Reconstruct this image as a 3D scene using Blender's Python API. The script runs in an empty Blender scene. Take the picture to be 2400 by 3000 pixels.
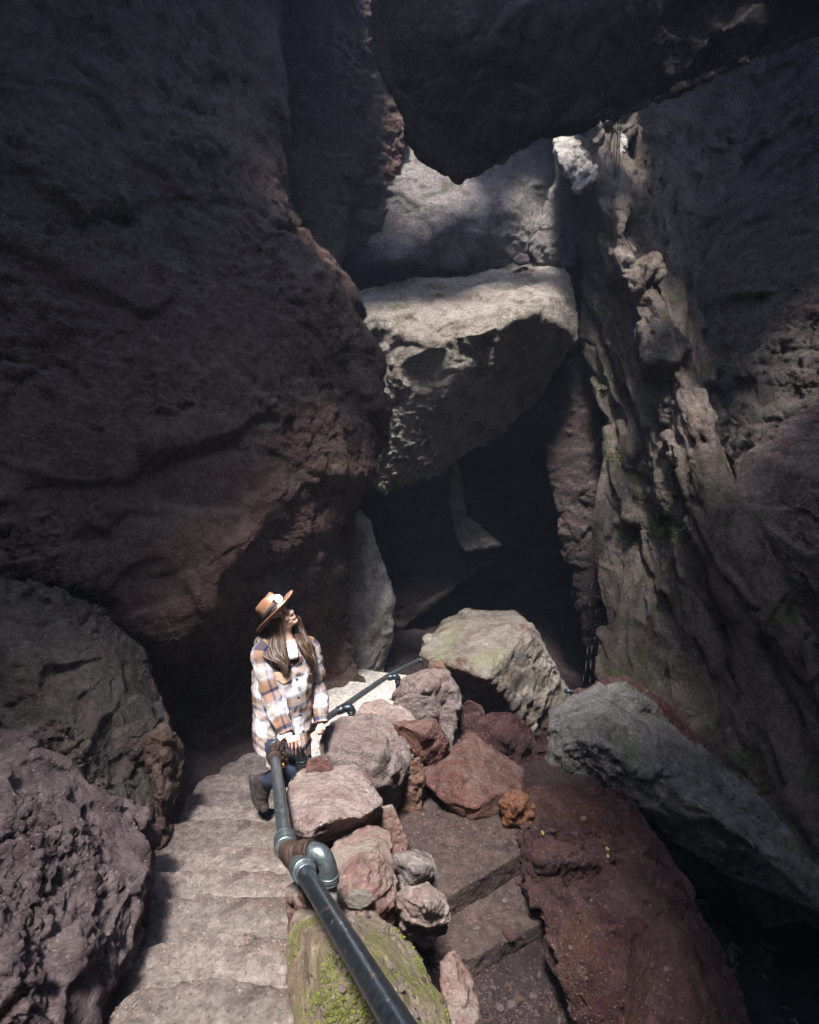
import bpy, bmesh, math, random
import numpy as np
from mathutils import Vector, Matrix
random.seed(7)
R = math.radians
SC = bpy.context.scene
COL = SC.collection

# ------------------------------------------------------------------ camera, sky, sun, exposure
CZ, PITCH, F = 4.0, R(14), 1700.0
cp, sp = math.cos(PITCH), math.sin(PITCH)
cam_d = bpy.data.cameras.new("camera"); cam = bpy.data.objects.new("camera", cam_d); COL.objects.link(cam)
cam_d.sensor_fit = 'HORIZONTAL'; cam_d.sensor_width = 24; cam_d.lens = 17
cam_d.clip_start = .05; cam_d.clip_end = 400
cam.location = (0, 0, CZ); cam.rotation_euler = (R(90) - PITCH, 0, 0)
SC.camera = cam

SUN_EL, SUN_AZ = R(70), R(255)          # azimuth counter-clockwise from +X (right of the picture)
w = bpy.data.worlds.new("World"); SC.world = w; w.use_nodes = True
nt = w.node_tree; bgn = nt.nodes["Background"]
sky = nt.nodes.new("ShaderNodeTexSky"); sky.sky_type = 'NISHITA'; sky.sun_disc = False
sky.sun_elevation = SUN_EL; sky.sun_rotation = R(90) - SUN_AZ
nt.links.new(sky.outputs[0], bgn.inputs[0]); bgn.inputs[1].default_value = 0.15
sd = bpy.data.lights.new("sun", 'SUN'); sd.energy = 1.5; sd.angle = R(10); sd.color = (1, .965, .92)
sun = bpy.data.objects.new("sun", sd); COL.objects.link(sun)
sdir = Vector((math.cos(SUN_EL) * math.cos(SUN_AZ), math.cos(SUN_EL) * math.sin(SUN_AZ), math.sin(SUN_EL)))
sun.rotation_euler = sdir.to_track_quat('Z', 'Y').to_euler(); sun.location = sdir * 30
SC.view_settings.view_transform = 'Standard'; SC.view_settings.look = 'None'
SC.view_settings.exposure = 2.9; SC.view_settings.gamma = 1.0
SC.cycles.max_bounces = 8; SC.cycles.diffuse_bounces = 5; SC.cycles.glossy_bounces = 3
SC.cycles.caustics_reflective = False; SC.cycles.caustics_refractive = False

# ------------------------------------------------------------------ helpers: points, noise, meshes
def P(px, py, d):
    u = (px - 1200) / F; v = (py - 1500) / F
    return np.array((u * d, (cp - v * sp) * d, CZ - (v * cp + sp) * d))

def hsh(ix, iy, iz, s):
    n = (ix.astype(np.int64) * 374761393 + iy.astype(np.int64) * 668265263 + iz.astype(np.int64) * 2147483647 + s * 1274126177) & 0xFFFFFFFF
    n = ((n ^ (n >> 13)) * 1274126177) & 0xFFFFFFFF
    n = ((n ^ (n >> 16)) * 2246822519) & 0xFFFFFFFF
    return ((n ^ (n >> 15)) & 0xFFFFFF) / float(0xFFFFFF)

def vnoise(p, s=0):
    i = np.floor(p); f = p - i; f = f * f * f * (f * (f * 6 - 15) + 10); i = i.astype(np.int64)
    r = 0
    for dx in (0, 1):
        wx = f[:, 0] if dx else 1 - f[:, 0]
        for dy in (0, 1):
            wy = f[:, 1] if dy else 1 - f[:, 1]
            for dz in (0, 1):
                wz = f[:, 2] if dz else 1 - f[:, 2]
                r = r + hsh(i[:, 0] + dx, i[:, 1] + dy, i[:, 2] + dz, s) * wx * wy * wz
    return r * 2 - 1

def fbm(p, o=4, g=.5, s=0, ridged=False):
    a, t, n = 1., 0., 0.
    q = p.copy()
    for k in range(o):
        v = vnoise(q, s + k * 17)
        t = t + a * ((1 - 2 * np.abs(v)) if ridged else v); n += a
        a *= g
        q = q * 2.03 + 11.7
    return t / n

def cells(p, s=0, k=22.):
    """faceted relief: every cell of a jittered lattice has its own tilt and height; neighbours blend over a narrow seam"""
    i = np.floor(p).astype(np.int64)
    W = np.zeros(len(p)); A = np.zeros(len(p)); B1 = np.full(len(p), 9.); B2 = np.full(len(p), 9.)
    for dx in (-1, 0, 1):
        for dy in (-1, 0, 1):
            for dz in (-1, 0, 1):
                c = i + np.array((dx, dy, dz))
                q = c + np.stack([hsh(c[:, 0], c[:, 1], c[:, 2], s + j) for j in range(3)], 1)
                df = p - q; d = (df * df).sum(1)
                t = [hsh(c[:, 0], c[:, 1], c[:, 2], s + 7 + j) - .5 for j in range(4)]
                v = (df[:, 0] * t[0] + df[:, 1] * t[1] + df[:, 2] * t[2]) * 1.8 + t[3] * .7
                w_ = np.exp(-k * d); W += w_; A += w_ * v
                m = d < B1; B2 = np.where(m, B1, np.minimum(B2, d)); B1 = np.where(m, d, B1)
    return A / np.maximum(W, 1e-30), np.sqrt(B2) - np.sqrt(B1)

def normals(V, Q):
    a, b, c, d = (V[Q[:, k]] for k in range(4))
    n = np.cross(c - a, d - b)
    N = np.zeros_like(V)
    for k in range(4):
        for j in range(3):
            N[:, j] += np.bincount(Q[:, k], n[:, j], len(V))
    l = np.linalg.norm(N, axis=1); l[l == 0] = 1
    return N / l[:, None]

def smooth(V, Q, it, lam=.5):
    E = np.concatenate([Q[:, [0, 1]], Q[:, [1, 2]], Q[:, [2, 3]], Q[:, [3, 0]]])
    E = np.concatenate([E, E[:, ::-1]])
    cnt = np.maximum(np.bincount(E[:, 0], minlength=len(V)), 1)
    for _ in range(it):
        A = np.stack([np.bincount(E[:, 0], V[E[:, 1], j], len(V)) for j in range(3)], 1) / cnt[:, None]
        V = V + lam * (A - V)
    return V

def hull(pts):
    bm = bmesh.new()
    for p in pts: bm.verts.new(Vector(p))
    r = bmesh.ops.convex_hull(bm, input=bm.verts)
    bmesh.ops.delete(bm, geom=[g for g in bm.verts if not g.link_faces], context='VERTS')
    bmesh.ops.recalc_face_normals(bm, faces=bm.faces)
    bm.verts.index_update()
    V = [v.co[:] for v in bm.verts]; Fc = [[v.index for v in f.verts] for f in bm.faces]
    bm.free()
    return V, Fc

def union(parts, vox):
    V, Fc = [], []
    for v, f in parts:
        b = len(V); V += [tuple(q) for q in v]; Fc += [[i + b for i in g] for g in f]
    me = bpy.data.meshes.new("tmp"); me.from_pydata(V, [], Fc); me.update()
    o = bpy.data.objects.new("tmp", me); COL.objects.link(o)
    m = o.modifiers.new("r", 'REMESH'); m.mode = 'VOXEL'; m.voxel_size = vox
    dg = bpy.context.evaluated_depsgraph_get(); dg.update()
    em = o.evaluated_get(dg).data
    A = np.empty(len(em.vertices) * 3, np.float32); em.vertices.foreach_get("co", A)
    nq = len(em.polygons); Lp = np.empty(len(em.loops), np.int32); em.loops.foreach_get("vertex_index", Lp)
    A = A.reshape(-1, 3).astype(np.float64)
    Q = Lp.reshape(-1, 4) if len(Lp) == nq * 4 else None
    bpy.data.objects.remove(o); bpy.data.meshes.remove(me)
    return A, Q

def link(name, V, Fc, mat, parent=None, origin=None, sm=True, uv=None, mats=None, midx=None):
    V = np.asarray(V, dtype=np.float64)
    if origin is None:
        origin = np.array(((V[:, 0].min() + V[:, 0].max()) / 2, (V[:, 1].min() + V[:, 1].max()) / 2, V[:, 2].min()))
    origin = np.asarray(origin, dtype=np.float64)
    me = bpy.data.meshes.new(name)
    if isinstance(Fc, np.ndarray):
        n = len(Fc); k = Fc.shape[1]
        me.vertices.add(len(V)); me.vertices.foreach_set("co", (V - origin).astype(np.float32).ravel())
        me.loops.add(n * k); me.loops.foreach_set("vertex_index", Fc.astype(np.int32).ravel())
        me.polygons.add(n); me.polygons.foreach_set("loop_start", np.arange(0, n * k, k, dtype=np.int32))
        me.update(calc_edges=True); me.validate()
    else:
        me.from_pydata([tuple(q) for q in (V - origin)], [], [list(map(int, f)) for f in Fc]); me.update()
    if sm: me.polygons.foreach_set("use_smooth", np.ones(len(me.polygons), bool))
    for m in (mats or [mat]): me.materials.append(m)
    if midx is not None: me.polygons.foreach_set("material_index", np.asarray(midx, np.int32))
    if uv is not None:
        ul = me.uv_layers.new(name="UVMap"); li = np.empty(len(me.loops), np.int32); me.loops.foreach_get("vertex_index", li)
        ul.data.foreach_set("uv", np.asarray(uv, np.float32)[li].ravel())
    o = bpy.data.objects.new(name, me); COL.objects.link(o)
    if parent is not None:
        o.parent = parent; o.location = Vector(origin) - parent.location
    else:
        o.location = origin
    return o

def tag(o, label=None, cat=None, group=None, kind=None):
    if label: o["label"] = label
    if cat: o["category"] = cat
    if group: o["group"] = group
    if kind: o["kind"] = kind
    return o

def empty(name, loc, label, cat, group=None):
    o = bpy.data.objects.new(name, None); COL.objects.link(o); o.location = Vector(loc); o.empty_display_size = .1
    return tag(o, label, cat, group)

RIDGE = P(2240, 1780, 6.8) - P(1780, 300, 10.); RIDGE = RIDGE / np.linalg.norm(RIDGE)

# ------------------------------------------------------------------ materials
class NT:
    def __init__(s, name):
        s.m = bpy.data.materials.new(name); s.m.use_nodes = True; s.t = s.m.node_tree
        s.b = s.t.nodes["Principled BSDF"]
    def n(s, k, **kw):
        o = s.t.nodes.new(k)
        for a, v in kw.items(): setattr(o, a, v)
        return o
    def l(s, a, b): s.t.links.new(a, b)
    def set(s, i, v):
        if hasattr(v, "is_linked") or isinstance(v, bpy.types.NodeSocket): s.l(v, i)
        else: i.default_value = v
    def coord(s, out='Object', scale=(1, 1, 1), rot=(0, 0, 0)):
        c = s.n("ShaderNodeTexCoord"); mp = s.n("ShaderNodeMapping"); s.l(c.outputs[out], mp.inputs[0])
        mp.inputs['Scale'].default_value = scale; mp.inputs['Rotation'].default_value = rot
        return mp.outputs[0]
    def noise(s, v, sc, det=6, ro=.55, dist=0.):
        o = s.n("ShaderNodeTexNoise"); s.l(v, o.inputs['Vector']); o.inputs['Scale'].default_value = sc
        o.inputs['Detail'].default_value = det; o.inputs['Roughness'].default_value = ro; o.inputs['Distortion'].default_value = dist
        return o.outputs[0]
    def voro(s, v, sc, feat='F1', out=0):
        o = s.n("ShaderNodeTexVoronoi", feature=feat); s.l(v, o.inputs['Vector']); o.inputs['Scale'].default_value = sc
        return o.outputs[out]
    def ramp(s, f, a, b, lo=0., hi=1.):
        o = s.n("ShaderNodeMapRange"); s.l(f, o.inputs[0])
        for k, v in zip((1, 2, 3, 4), (a, b, lo, hi)): o.inputs[k].default_value = v
        return o.outputs[0]
    def math(s, op, a, b=0.):
        o = s.n("ShaderNodeMath", operation=op); s.set(o.inputs[0], a); s.set(o.inputs[1], b)
        return o.outputs[0]
    def mix(s, f, a, b, mode='MIX'):
        o = s.n("ShaderNodeMix", data_type='RGBA', blend_type=mode); s.set(o.inputs[0], f)
        for i, v in ((6, a), (7, b)):
            if isinstance(v, tuple): v = (v + (1,))[:4]
            s.set(o.inputs[i], v)
        return o.outputs[2]
    def bump(s, h, dist, st=1., prev=None):
        o = s.n("ShaderNodeBump"); s.l(h, o.inputs['Height']); o.inputs['Distance'].default_value = dist
        o.inputs['Strength'].default_value = st
        if prev is not None: s.l(prev, o.inputs['Normal'])
        return o.outputs[0]

def rock_mat(name, c1, c2, c3, sc=1., moss=None, mossamt=.5, wet=0., bump=1., speck=.3, spcol=(.45, .4, .36), streak=None, pale_top=None, stain=None, along=None, vary=0., dust=.45):
    t = NT(name); v = t.coord(scale=streak or (1, 1, 1))
    vo = t.coord()
    if along is not None:      # grain of the rock runs along this direction
        dt = t.n("ShaderNodeVectorMath", operation='DOT_PRODUCT'); t.l(vo, dt.inputs[0]); dt.inputs[1].default_value = along
        sc_ = t.n("ShaderNodeVectorMath", operation='SCALE'); sc_.inputs[0].default_value = along; t.l(t.math('MULTIPLY', dt.outputs['Value'], .64), sc_.inputs['Scale'])
        sb = t.n("ShaderNodeVectorMath", operation='SUBTRACT'); t.l(vo, sb.inputs[0]); t.l(sc_.outputs[0], sb.inputs[1]); v = sb.outputs[0]
    col = t.mix(t.ramp(t.noise(v, .8 * sc, 6, .6, .4), .4, .62), c1, c2)
    col = t.mix(t.ramp(t.noise(v, 2.7 * sc, 8, .68, .3), .5, .66), col, c3)
    if stain:
        col = t.mix(t.math('MULTIPLY', t.ramp(t.noise(vo, 1.7 * sc, 5, .6, .8), .52, .6), .6), col, stain)
    n3 = t.noise(vo, 22, 7, .72)
    bl = t.ramp(t.noise(vo, 3.6 * sc, 9, .7, .6), .5, .64)
    col = t.mix(t.math('MULTIPLY', bl, .55), col, (c3[0] * .45, c3[1] * .4, c3[2] * .5))
    lt = t.ramp(t.noise(v, 5.2 * sc, 9, .7, .4), .55, .68)
    col = t.mix(t.math('MULTIPLY', lt, .45), col, (min(.7, c2[0] * 1.35), min(.7, c2[1] * 1.35), min(.7, c2[2] * 1.35)))
    hv = t.n("ShaderNodeHueSaturation"); t.l(col, hv.inputs['Color']); t.l(t.ramp(n3, .28, .72, .45, 1.5), hv.inputs['Value'])
    if vary:
        oi = t.n('ShaderNodeObjectInfo'); t.l(t.math('MULTIPLY', t.ramp(n3, .28, .72, .45, 1.5), t.ramp(oi.outputs['Random'], 0, 1, 1 - vary, 1 + vary)), hv.inputs['Value'])
    col = hv.outputs[0]
    vd = t.voro(vo, 55); vr = t.voro(vo, 55, out=1)
    sr = t.n("ShaderNodeSeparateColor"); t.l(vr, sr.inputs[0])
    spm = t.math('MULTIPLY', t.ramp(vd, .16, .3, 1, 0), t.ramp(sr.outputs[0], 1 - speck * .5, 1 - speck * .5 + .05))
    col = t.mix(spm, col, spcol)
    dk = t.math('MULTIPLY', t.ramp(vd, .2, .34, .75, 0), t.ramp(sr.outputs[1], .8, .84))
    col = t.mix(dk, col, (c1[0] * .25, c1[1] * .22, c1[2] * .25))
    g = t.n("ShaderNodeNewGeometry"); sx = t.n("ShaderNodeSeparateXYZ"); t.l(g.outputs['Normal'], sx.inputs[0])
    if pale_top:   # dust and mineral crust settled on what faces up
        pm = t.math('MULTIPLY', t.ramp(sx.outputs[2], .15, .75), t.ramp(t.noise(vo, 3.1, 7, .65), .38, .6))
        col = t.mix(pm, col, pale_top)
    if not pale_top and not wet and not vary and dust:
        du = t.math('MULTIPLY', t.ramp(sx.outputs[2], .2, .9, 0, dust), t.ramp(t.noise(vo, 6.3, 8, .7), .42, .6)); col = t.mix(du, col, (.33, .25, .225))
    if moss:
        mm = t.math('MULTIPLY', t.ramp(t.noise(vo, 2.2, 7, .65), .62 - .25 * mossamt, .72 - .2 * mossamt), t.ramp(sx.outputs[2], -.1, .6))
        mm = t.math('MULTIPLY', mm, t.ramp(t.noise(vo, 35, 4, .6), .35, .6, .25, .9))
        col = t.mix(mm, col, moss)
    t.l(col, t.b.inputs['Base Color'])
    if wet:
        wm = t.ramp(t.noise(vo, 1.9, 5, .6), .5 - .2 * wet, .62 - .1 * wet)
        t.l(t.ramp(wm, 0, 1, .85, .22), t.b.inputs['Roughness'])
    else:
        t.l(t.ramp(n3, .3, .7, .95, .7), t.b.inputs['Roughness'])
    t.b.inputs['Specular IOR Level'].default_value = .35 if not wet else .5
    nb = t.bump(t.noise(v, 5, 12, .68, .2), .12 * bump, 1.)
    rd = t.math('ABSOLUTE', t.math('SUBTRACT', t.noise(v, 11, 9, .62, .5), .5))
    nb = t.bump(t.ramp(rd, 0, .12), .03 * bump, .9, nb)
    nb = t.bump(t.noise(vo, 42, 8, .72), .032 * bump, 1., nb)
    pit = t.ramp(t.voro(vo, 26), .08, .3); pg = t.ramp(t.noise(vo, 4.5, 4, .6), .45, .6)
    nb = t.bump(t.math('MULTIPLY', t.math('SUBTRACT', pit, 1.), pg), .018 * bump, .9, nb)
    t.l(nb, t.b.inputs['Normal'])
    return t.m

def flat_mat(name, col, rough=.6, metal=0., bump=0., bs=60, var=.25, rust=0.):
    t = NT(name); v = t.coord()
    n = t.noise(v, bs, 6, .65)
    hv = t.n("ShaderNodeHueSaturation"); hv.inputs['Color'].default_value = (*col, 1); t.l(t.ramp(n, .3, .7, 1 - var, 1 + var), hv.inputs['Value'])
    t.l(hv.outputs[0], t.b.inputs['Base Color']); t.b.inputs['Metallic'].default_value = metal
    if rust:   # rust blooms and bare scuffs
        rm = t.ramp(t.noise(v, 13, 9, .72), .66 - .12 * rust, .72 - .1 * rust); sc_ = t.ramp(t.noise(v, 33, 7, .7, 1.), .6, .66)
        c_ = t.mix(t.math('MULTIPLY', sc_, .6), hv.outputs[0], (.3, .31, .32)); c_ = t.mix(rm, c_, (.1, .045, .025)); t.l(c_, t.b.inputs['Base Color'])
        t.l(t.ramp(rm, 0, 1, metal, .1), t.b.inputs['Metallic'])
    t.l(t.ramp(n, .3, .7, rough * .8, min(1, rough * 1.2)), t.b.inputs['Roughness'])
    if bump: t.l(t.bump(n, bump), t.b.inputs['Normal'])
    return t.m

M = {}
M['wall'] = rock_mat("cave_rock", (.118, .066, .054), (.165, .112, .08), (.125, .046, .04), .9, speck=.2, bump=1.8)
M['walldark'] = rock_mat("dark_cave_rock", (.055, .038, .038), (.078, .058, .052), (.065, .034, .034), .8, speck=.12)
M['purple'] = rock_mat("purple_rock", (.15, .105, .118), (.2, .16, .16), (.115, .062, .068), 1.3, speck=.35, bump=1.4)
M['olive'] = rock_mat("olive_rock", (.12, .1, .085), (.165, .145, .12), (.13, .075, .07), 1., speck=.2, bump=1.7)
M['grey'] = rock_mat("grey_rock", (.24, .215, .2), (.34, .31, .29), (.17, .12, .11), 1., moss=(.07, .1, .02), mossamt=.25, speck=.3, bump=1.3)
M['ridge'] = rock_mat("ridge_rock", (.155, .12, .098), (.26, .22, .185), (.095, .06, .048), 1.2, moss=(.08, .12, .02), mossamt=.4, speck=.2, bump=1.5, along=tuple(RIDGE))
M['sunlit'] = rock_mat("bright_lit_rock", (.39, .34, .285), (.55, .495, .43), (.22, .16, .125), .9, moss=(.12, .15, .05), mossamt=.2, speck=.25, bump=1.5)  # albedo raised so the chockstone looks more brightly lit
M['pale'] = rock_mat("pale_rock", (.36, .32, .28), (.48, .43, .38), (.25, .17, .15), 1.2, moss=(.11, .15, .035), mossamt=.3, speck=.35, bump=1.2)
M['lit_pale'] = rock_mat("lit_pale_rock", (.56, .51, .46), (.72, .67, .61), (.34, .26, .24), 1.3, moss=(.2, .24, .12), mossamt=.2, speck=.25, bump=1.4)  # pale tone stands in for sunlight on the pillar and the bulge
M['pink'] = rock_mat("pink_rock", (.5, .37, .33), (.64, .54, .49), (.34, .2, .19), 1.6, speck=.5, spcol=(.66, .6, .55), bump=1.2)
M['pinkred'] = rock_mat("pink_red_rock", (.36, .19, .165), (.42, .26, .22), (.26, .11, .095), 1.5, speck=.45, pale_top=(.5, .42, .36), bump=1.2)
M['greypink'] = rock_mat("grey_pink_rock", (.29, .225, .215), (.36, .3, .275), (.25, .14, .125), 1.3, speck=.4)
M['red'] = rock_mat("red_rock", (.2, .088, .068), (.27, .14, .11), (.12, .048, .042), 1.4, speck=.4, spcol=(.5, .36, .3))
M['redwet'] = rock_mat("wet_red_rock", (.1, .044, .042), (.135, .07, .064), (.06, .027, .03), 1.5, wet=.8, speck=.4)
M['slab'] = rock_mat("red_brown_slab", (.15, .07, .064), (.2, .105, .095), (.1, .046, .05), 1.4, wet=.5, bump=2.2, speck=.4, stain=(.19, .085, .04))
M['rust'] = rock_mat("rusty_rock", (.36, .14, .06), (.42, .2, .1), (.2, .075, .05), 2., speck=.3)
M['brown'] = rock_mat("brown_rock", (.24, .125, .08), (.3, .18, .12), (.14, .065, .05), 1.8, speck=.3)
M['striated'] = rock_mat("striated_grey_rock", (.36, .31, .28), (.46, .41, .38), (.22, .18, .165), 1.4, streak=(1, 3.5, 6), speck=.25)
M['moss'] = rock_mat("mossy_rock", (.34, .25, .2), (.42, .33, .27), (.22, .13, .1), 1.4, moss=(.2, .22, .035), mossamt=.85, speck=.5, spcol=(.55, .5, .42))
M['wetgrey'] = rock_mat("wet_grey_rock", (.2, .19, .185), (.29, .28, .27), (.12, .1, .095), 1.3, wet=.5, moss=(.12, .15, .04), mossamt=.35, speck=.4)
M['boulder'] = rock_mat("lichen_boulder", (.27, .23, .2), (.36, .32, .27), (.17, .1, .075), 1.1, wet=.55, moss=(.24, .25, .14), mossamt=.4, speck=.4)
M['concrete'] = rock_mat("worn_concrete", (.26, .212, .19), (.34, .29, .262), (.185, .125, .108), 1.3, speck=.22, spcol=(.5, .45, .4), bump=.8, vary=.26, stain=(.12, .075, .058))
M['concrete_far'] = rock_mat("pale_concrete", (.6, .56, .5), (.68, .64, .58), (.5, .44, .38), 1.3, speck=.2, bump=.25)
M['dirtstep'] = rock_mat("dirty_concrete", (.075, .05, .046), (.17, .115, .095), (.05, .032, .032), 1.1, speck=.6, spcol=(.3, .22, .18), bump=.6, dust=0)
M['gravel'] = rock_mat("gravel_dirt", (.055, .036, .037), (.08, .054, .052), (.04, .024, .026), 2., speck=.9, spcol=(.25, .18, .17), bump=1., dust=0)

# ------------------------------------------------------------------ rocks
SEED = [0]
def displace(V, Q, size, lump, facet, fsize, crag, csize, seed, sm=1, along=None):
    if along is not None:
        st_ = lambda X: X - .64 * (X @ along)[:, None] * along
    else: st_ = lambda X: X
    off = np.array((seed * 3.71, seed * 1.93, seed * 5.17))
    if lump:
        N = normals(V, Q); V = V + N * (fbm((V + off) / (size * .45), 4, .5, seed) * lump * size)[:, None]
    if facet:
        for sc_, am in ((1., 1.), (.42, .45)):
            N = normals(V, Q); q = st_(V + off) / (fsize * sc_) * np.array((1, 1, 1.25))
            q = q + np.stack([vnoise(q * 1.6, seed + 90 + k) for k in range(3)], 1) * .3
            c, e = cells(q, seed + int(sc_ * 100), 45. if along is None else 60.)
            V = V + N * (c * facet * am)[:, None]
        V = smooth(V, Q, sm, .35)
    if crag:
        N = normals(V, Q)
        k = np.clip(fbm(st_(V + off) / (csize * 4), 2, .5, seed + 31) * 1.8 + .7, .2, 1.5)
        r = fbm(st_(V + off) / csize, 5, .6, seed + 5, True)
        V = V + N * ((r - .3) * crag * k)[:, None]
        c, e = cells(st_(V + off) / (csize * .6), seed + 50, 40.)
        V = V + normals(V, Q) * ((c * .7 - .3 * np.exp(-(e / .06) ** 2)) * crag * k)[:, None]
    return V

def rock(name, label, cat, mat, d, pts, front=(), thick=.5, shrink=.75, drop=0., hulls=None, vox=None, sm=2,
         lump=.02, facet=None, fsize=None, crag=None, csize=None, group=None, kind=None, bulge=.15, parent=None):
    SEED[0] += 1
    def solid(pts, front, thick):
        W = np.array([P(p[0], p[1], p[2] if len(p) > 2 else d) for p in pts])
        c = W.mean(0)
        away = c - np.array((0, 0, CZ)); away[2] *= .95; away /= np.linalg.norm(away)
        B = c + (W - c) * shrink + away * thick
        Mid = c + (W - c) * 1.0 + away * thick * .4
        L = [W, B, Mid]
        fr = [P(*(p if len(p) > 2 else (p[0], p[1], d - bulge))) for p in front]
        if fr: L.append(np.array(fr))
        A = np.concatenate(L)
        if drop: A = np.concatenate([A, A[A[:, 2] < np.median(A[:, 2])] - np.array((0, 0, drop))])
        return hull(A)
    hs = [solid(pts, front, thick)]
    for h in (hulls or []):
        hs.append(solid(h[0], h[1] if len(h) > 1 else (), h[2] if len(h) > 2 else thick))
    allV = np.concatenate([np.array(h[0]) for h in hs]); ext = np.sort(allV.max(0) - allV.min(0)); size = ext[1]
    vox = vox or max(.008, d / 580 * 1.7)
    V, Q = union(hs, vox)
    V = smooth(V, Q, sm)
    facet = (.035 * size if facet is None else facet * .6); fsize = fsize or size * .5
    crag = .016 * size if crag is None else crag * .8; csize = csize or size * .14
    V = displace(V, Q, size, lump, facet, fsize, crag, csize, SEED[0])
    o = link(name, V, Q, mat, parent)
    return tag(o, label, cat, group, kind)

def crom(A, n):
    """Catmull-Rom resample of the first axis to n rows"""
    k = len(A); t = np.linspace(0, k - 1 - 1e-9, n); i = t.astype(int); f = (t - i).reshape(-1, *([1] * (A.ndim - 1)))
    g = lambda j: A[np.clip(j, 0, k - 1)]
    p0, p1, p2, p3 = g(i - 1), g(i), g(i + 1), g(i + 2)
    return .5 * ((2 * p1) + (p2 - p0) * f + (2 * p0 - 5 * p1 + 4 * p2 - p3) * f ** 2 + (3 * p1 - p0 - 3 * p2 + p3) * f ** 3)

def net(name, label, cat, mat, rows, nu, nv, back, lump=.03, size=3., facet=.15, fsize=1., crag=.05, csize=.35, sm=1, kind=None, flip=False, along=None):
    SEED[0] += 1
    A = np.array([[P(*p) for p in r] for r in rows])
    G = crom(A, nv); G = crom(G.transpose(1, 0, 2), nu).transpose(1, 0, 2)
    V = G.reshape(-1, 3)
    ii = np.arange(nv * nu).reshape(nv, nu)
    Q = np.stack([ii[:-1, :-1], ii[1:, :-1], ii[1:, 1:], ii[:-1, 1:]], -1).reshape(-1, 4)
    if flip: Q = Q[:, ::-1]
    V = displace(V, Q, size, lump, facet, fsize, crag, csize, SEED[0], sm, along)
    ring = np.concatenate([ii[0, :], ii[1:, -1], ii[-1, -2::-1], ii[-2:0:-1, 0]])
    b = len(V); n = len(ring); bk = V[ring] + np.array(back)
    c = bk.mean(0); V = np.concatenate([V, bk, [c]])
    j = np.arange(n); k = (j + 1) % n
    S = np.stack([ring[j], ring[k], b + k, b + j], -1); T = np.stack([b + j, b + k, np.full(n, b + n), np.full(n, b + n)], -1)
    if flip: S, T = S[:, ::-1], T[:, ::-1]
    Fc = [tuple(q) for q in Q] + [tuple(q) for q in S] + [tuple(q[:3]) if not flip else tuple(q[1:]) for q in T]
    o = link(name, V, Fc, mat)
    return tag(o, label, cat, None, kind)

# --- the shell of the cavern: floor far below, sides, and an unseen roof with gaps shaped to place the sunlight
def shell():
    X0, X1, Y0, Y1, Z0, Z1 = -9, 10, -5, 20, -3.5, 10.6
    holes = HOLES
    st = .22
    V, Q = [], []
    xs = np.arange(X0, X1 + st, st); ys = np.arange(Y0, Y1 + st, st)
    gx, gy = np.meshgrid(xs, ys)
    p = np.stack([gx.ravel(), gy.ravel(), np.zeros(gx.size)], 1)
    z = Z1 + fbm(p / 2.5, 4, .5, 3) * .5
    top = np.stack([p[:, 0], p[:, 1], z], 1)
    ii = np.arange(gx.size).reshape(gx.shape)
    q = np.stack([ii[:-1, :-1], ii[:-1, 1:], ii[1:, 1:], ii[1:, :-1]], -1).reshape(-1, 4)
    c = top[q].mean(1); keep = np.ones(len(q), bool)
    wob = fbm(c / np.array((1.1, 1.1, 1e9)), 3, .55, 8)
    for hx, hy, rx, ry in holes:
        keep &= (((c[:, 0] - hx) / rx) ** 2 + ((c[:, 1] - hy) / ry) ** 2 + wob * .45) > 1
    q = q[keep]
    up = top + np.array((0, 0, .7))
    n = len(top)
    # rim of the openings
    E = np.concatenate([q[:, [0, 1]], q[:, [1, 2]], q[:, [2, 3]], q[:, [3, 0]]])
    s = set(map(tuple, E)); rim = [e for e in map(tuple, E) if (e[1], e[0]) not in s]
    F1 = [tuple(r[::-1]) for r in q] + [tuple(r + n) for r in q] + [(a, b, b + n, a + n) for a, b in rim]
    o = link("cave_roof", np.concatenate([top, up]), F1, M['walldark']); tag(o, "rough dark rock roof of the cavern with gaps shaped to place sunlight", None, None, "structure")
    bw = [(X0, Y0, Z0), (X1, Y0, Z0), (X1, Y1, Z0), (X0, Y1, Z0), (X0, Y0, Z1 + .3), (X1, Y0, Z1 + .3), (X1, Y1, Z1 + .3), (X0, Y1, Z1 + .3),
          (FILL_GAP[0], Y0, FILL_GAP[2]), (FILL_GAP[1], Y0, FILL_GAP[2]), (FILL_GAP[1], Y0, FILL_GAP[3]), (FILL_GAP[0], Y0, FILL_GAP[3])]   # the last four: unseen opening added behind the camera for fill light
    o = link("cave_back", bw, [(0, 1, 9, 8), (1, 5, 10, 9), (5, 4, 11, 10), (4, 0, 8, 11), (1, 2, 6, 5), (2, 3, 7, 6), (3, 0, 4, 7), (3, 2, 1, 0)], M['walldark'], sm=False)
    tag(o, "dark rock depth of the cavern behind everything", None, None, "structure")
FILL_GAP = (-.6, 1.2, 1.9, 3.0)
HOLES = [(-1.4, -.4, 1.5, 3.0), (.25, 3.0, 1.85, 1.65), (.5, 7.4, 2.4, 1.35), (1.25, 8.4, .8, .9), (.1, 11.9, 1.0, 1.1), (2.9, 11.2, 1.35, 1.25), (3.15, 5.5, .9, 1.0), (3.1, 7.7, .65, 1.0), (4.7, 5.5, .6, .7), (6.4, 15.0, 1.2, 1.3)]  # roof gaps shaped to aim sunlight; the last only fills the dark hollow
shell()

# --- stairs profile: height of the left stair at distance y
def G(y): return CZ - (1.85 + .38 * y)
def lerp(t, xs, ys): return np.interp(t, xs, ys)

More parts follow.
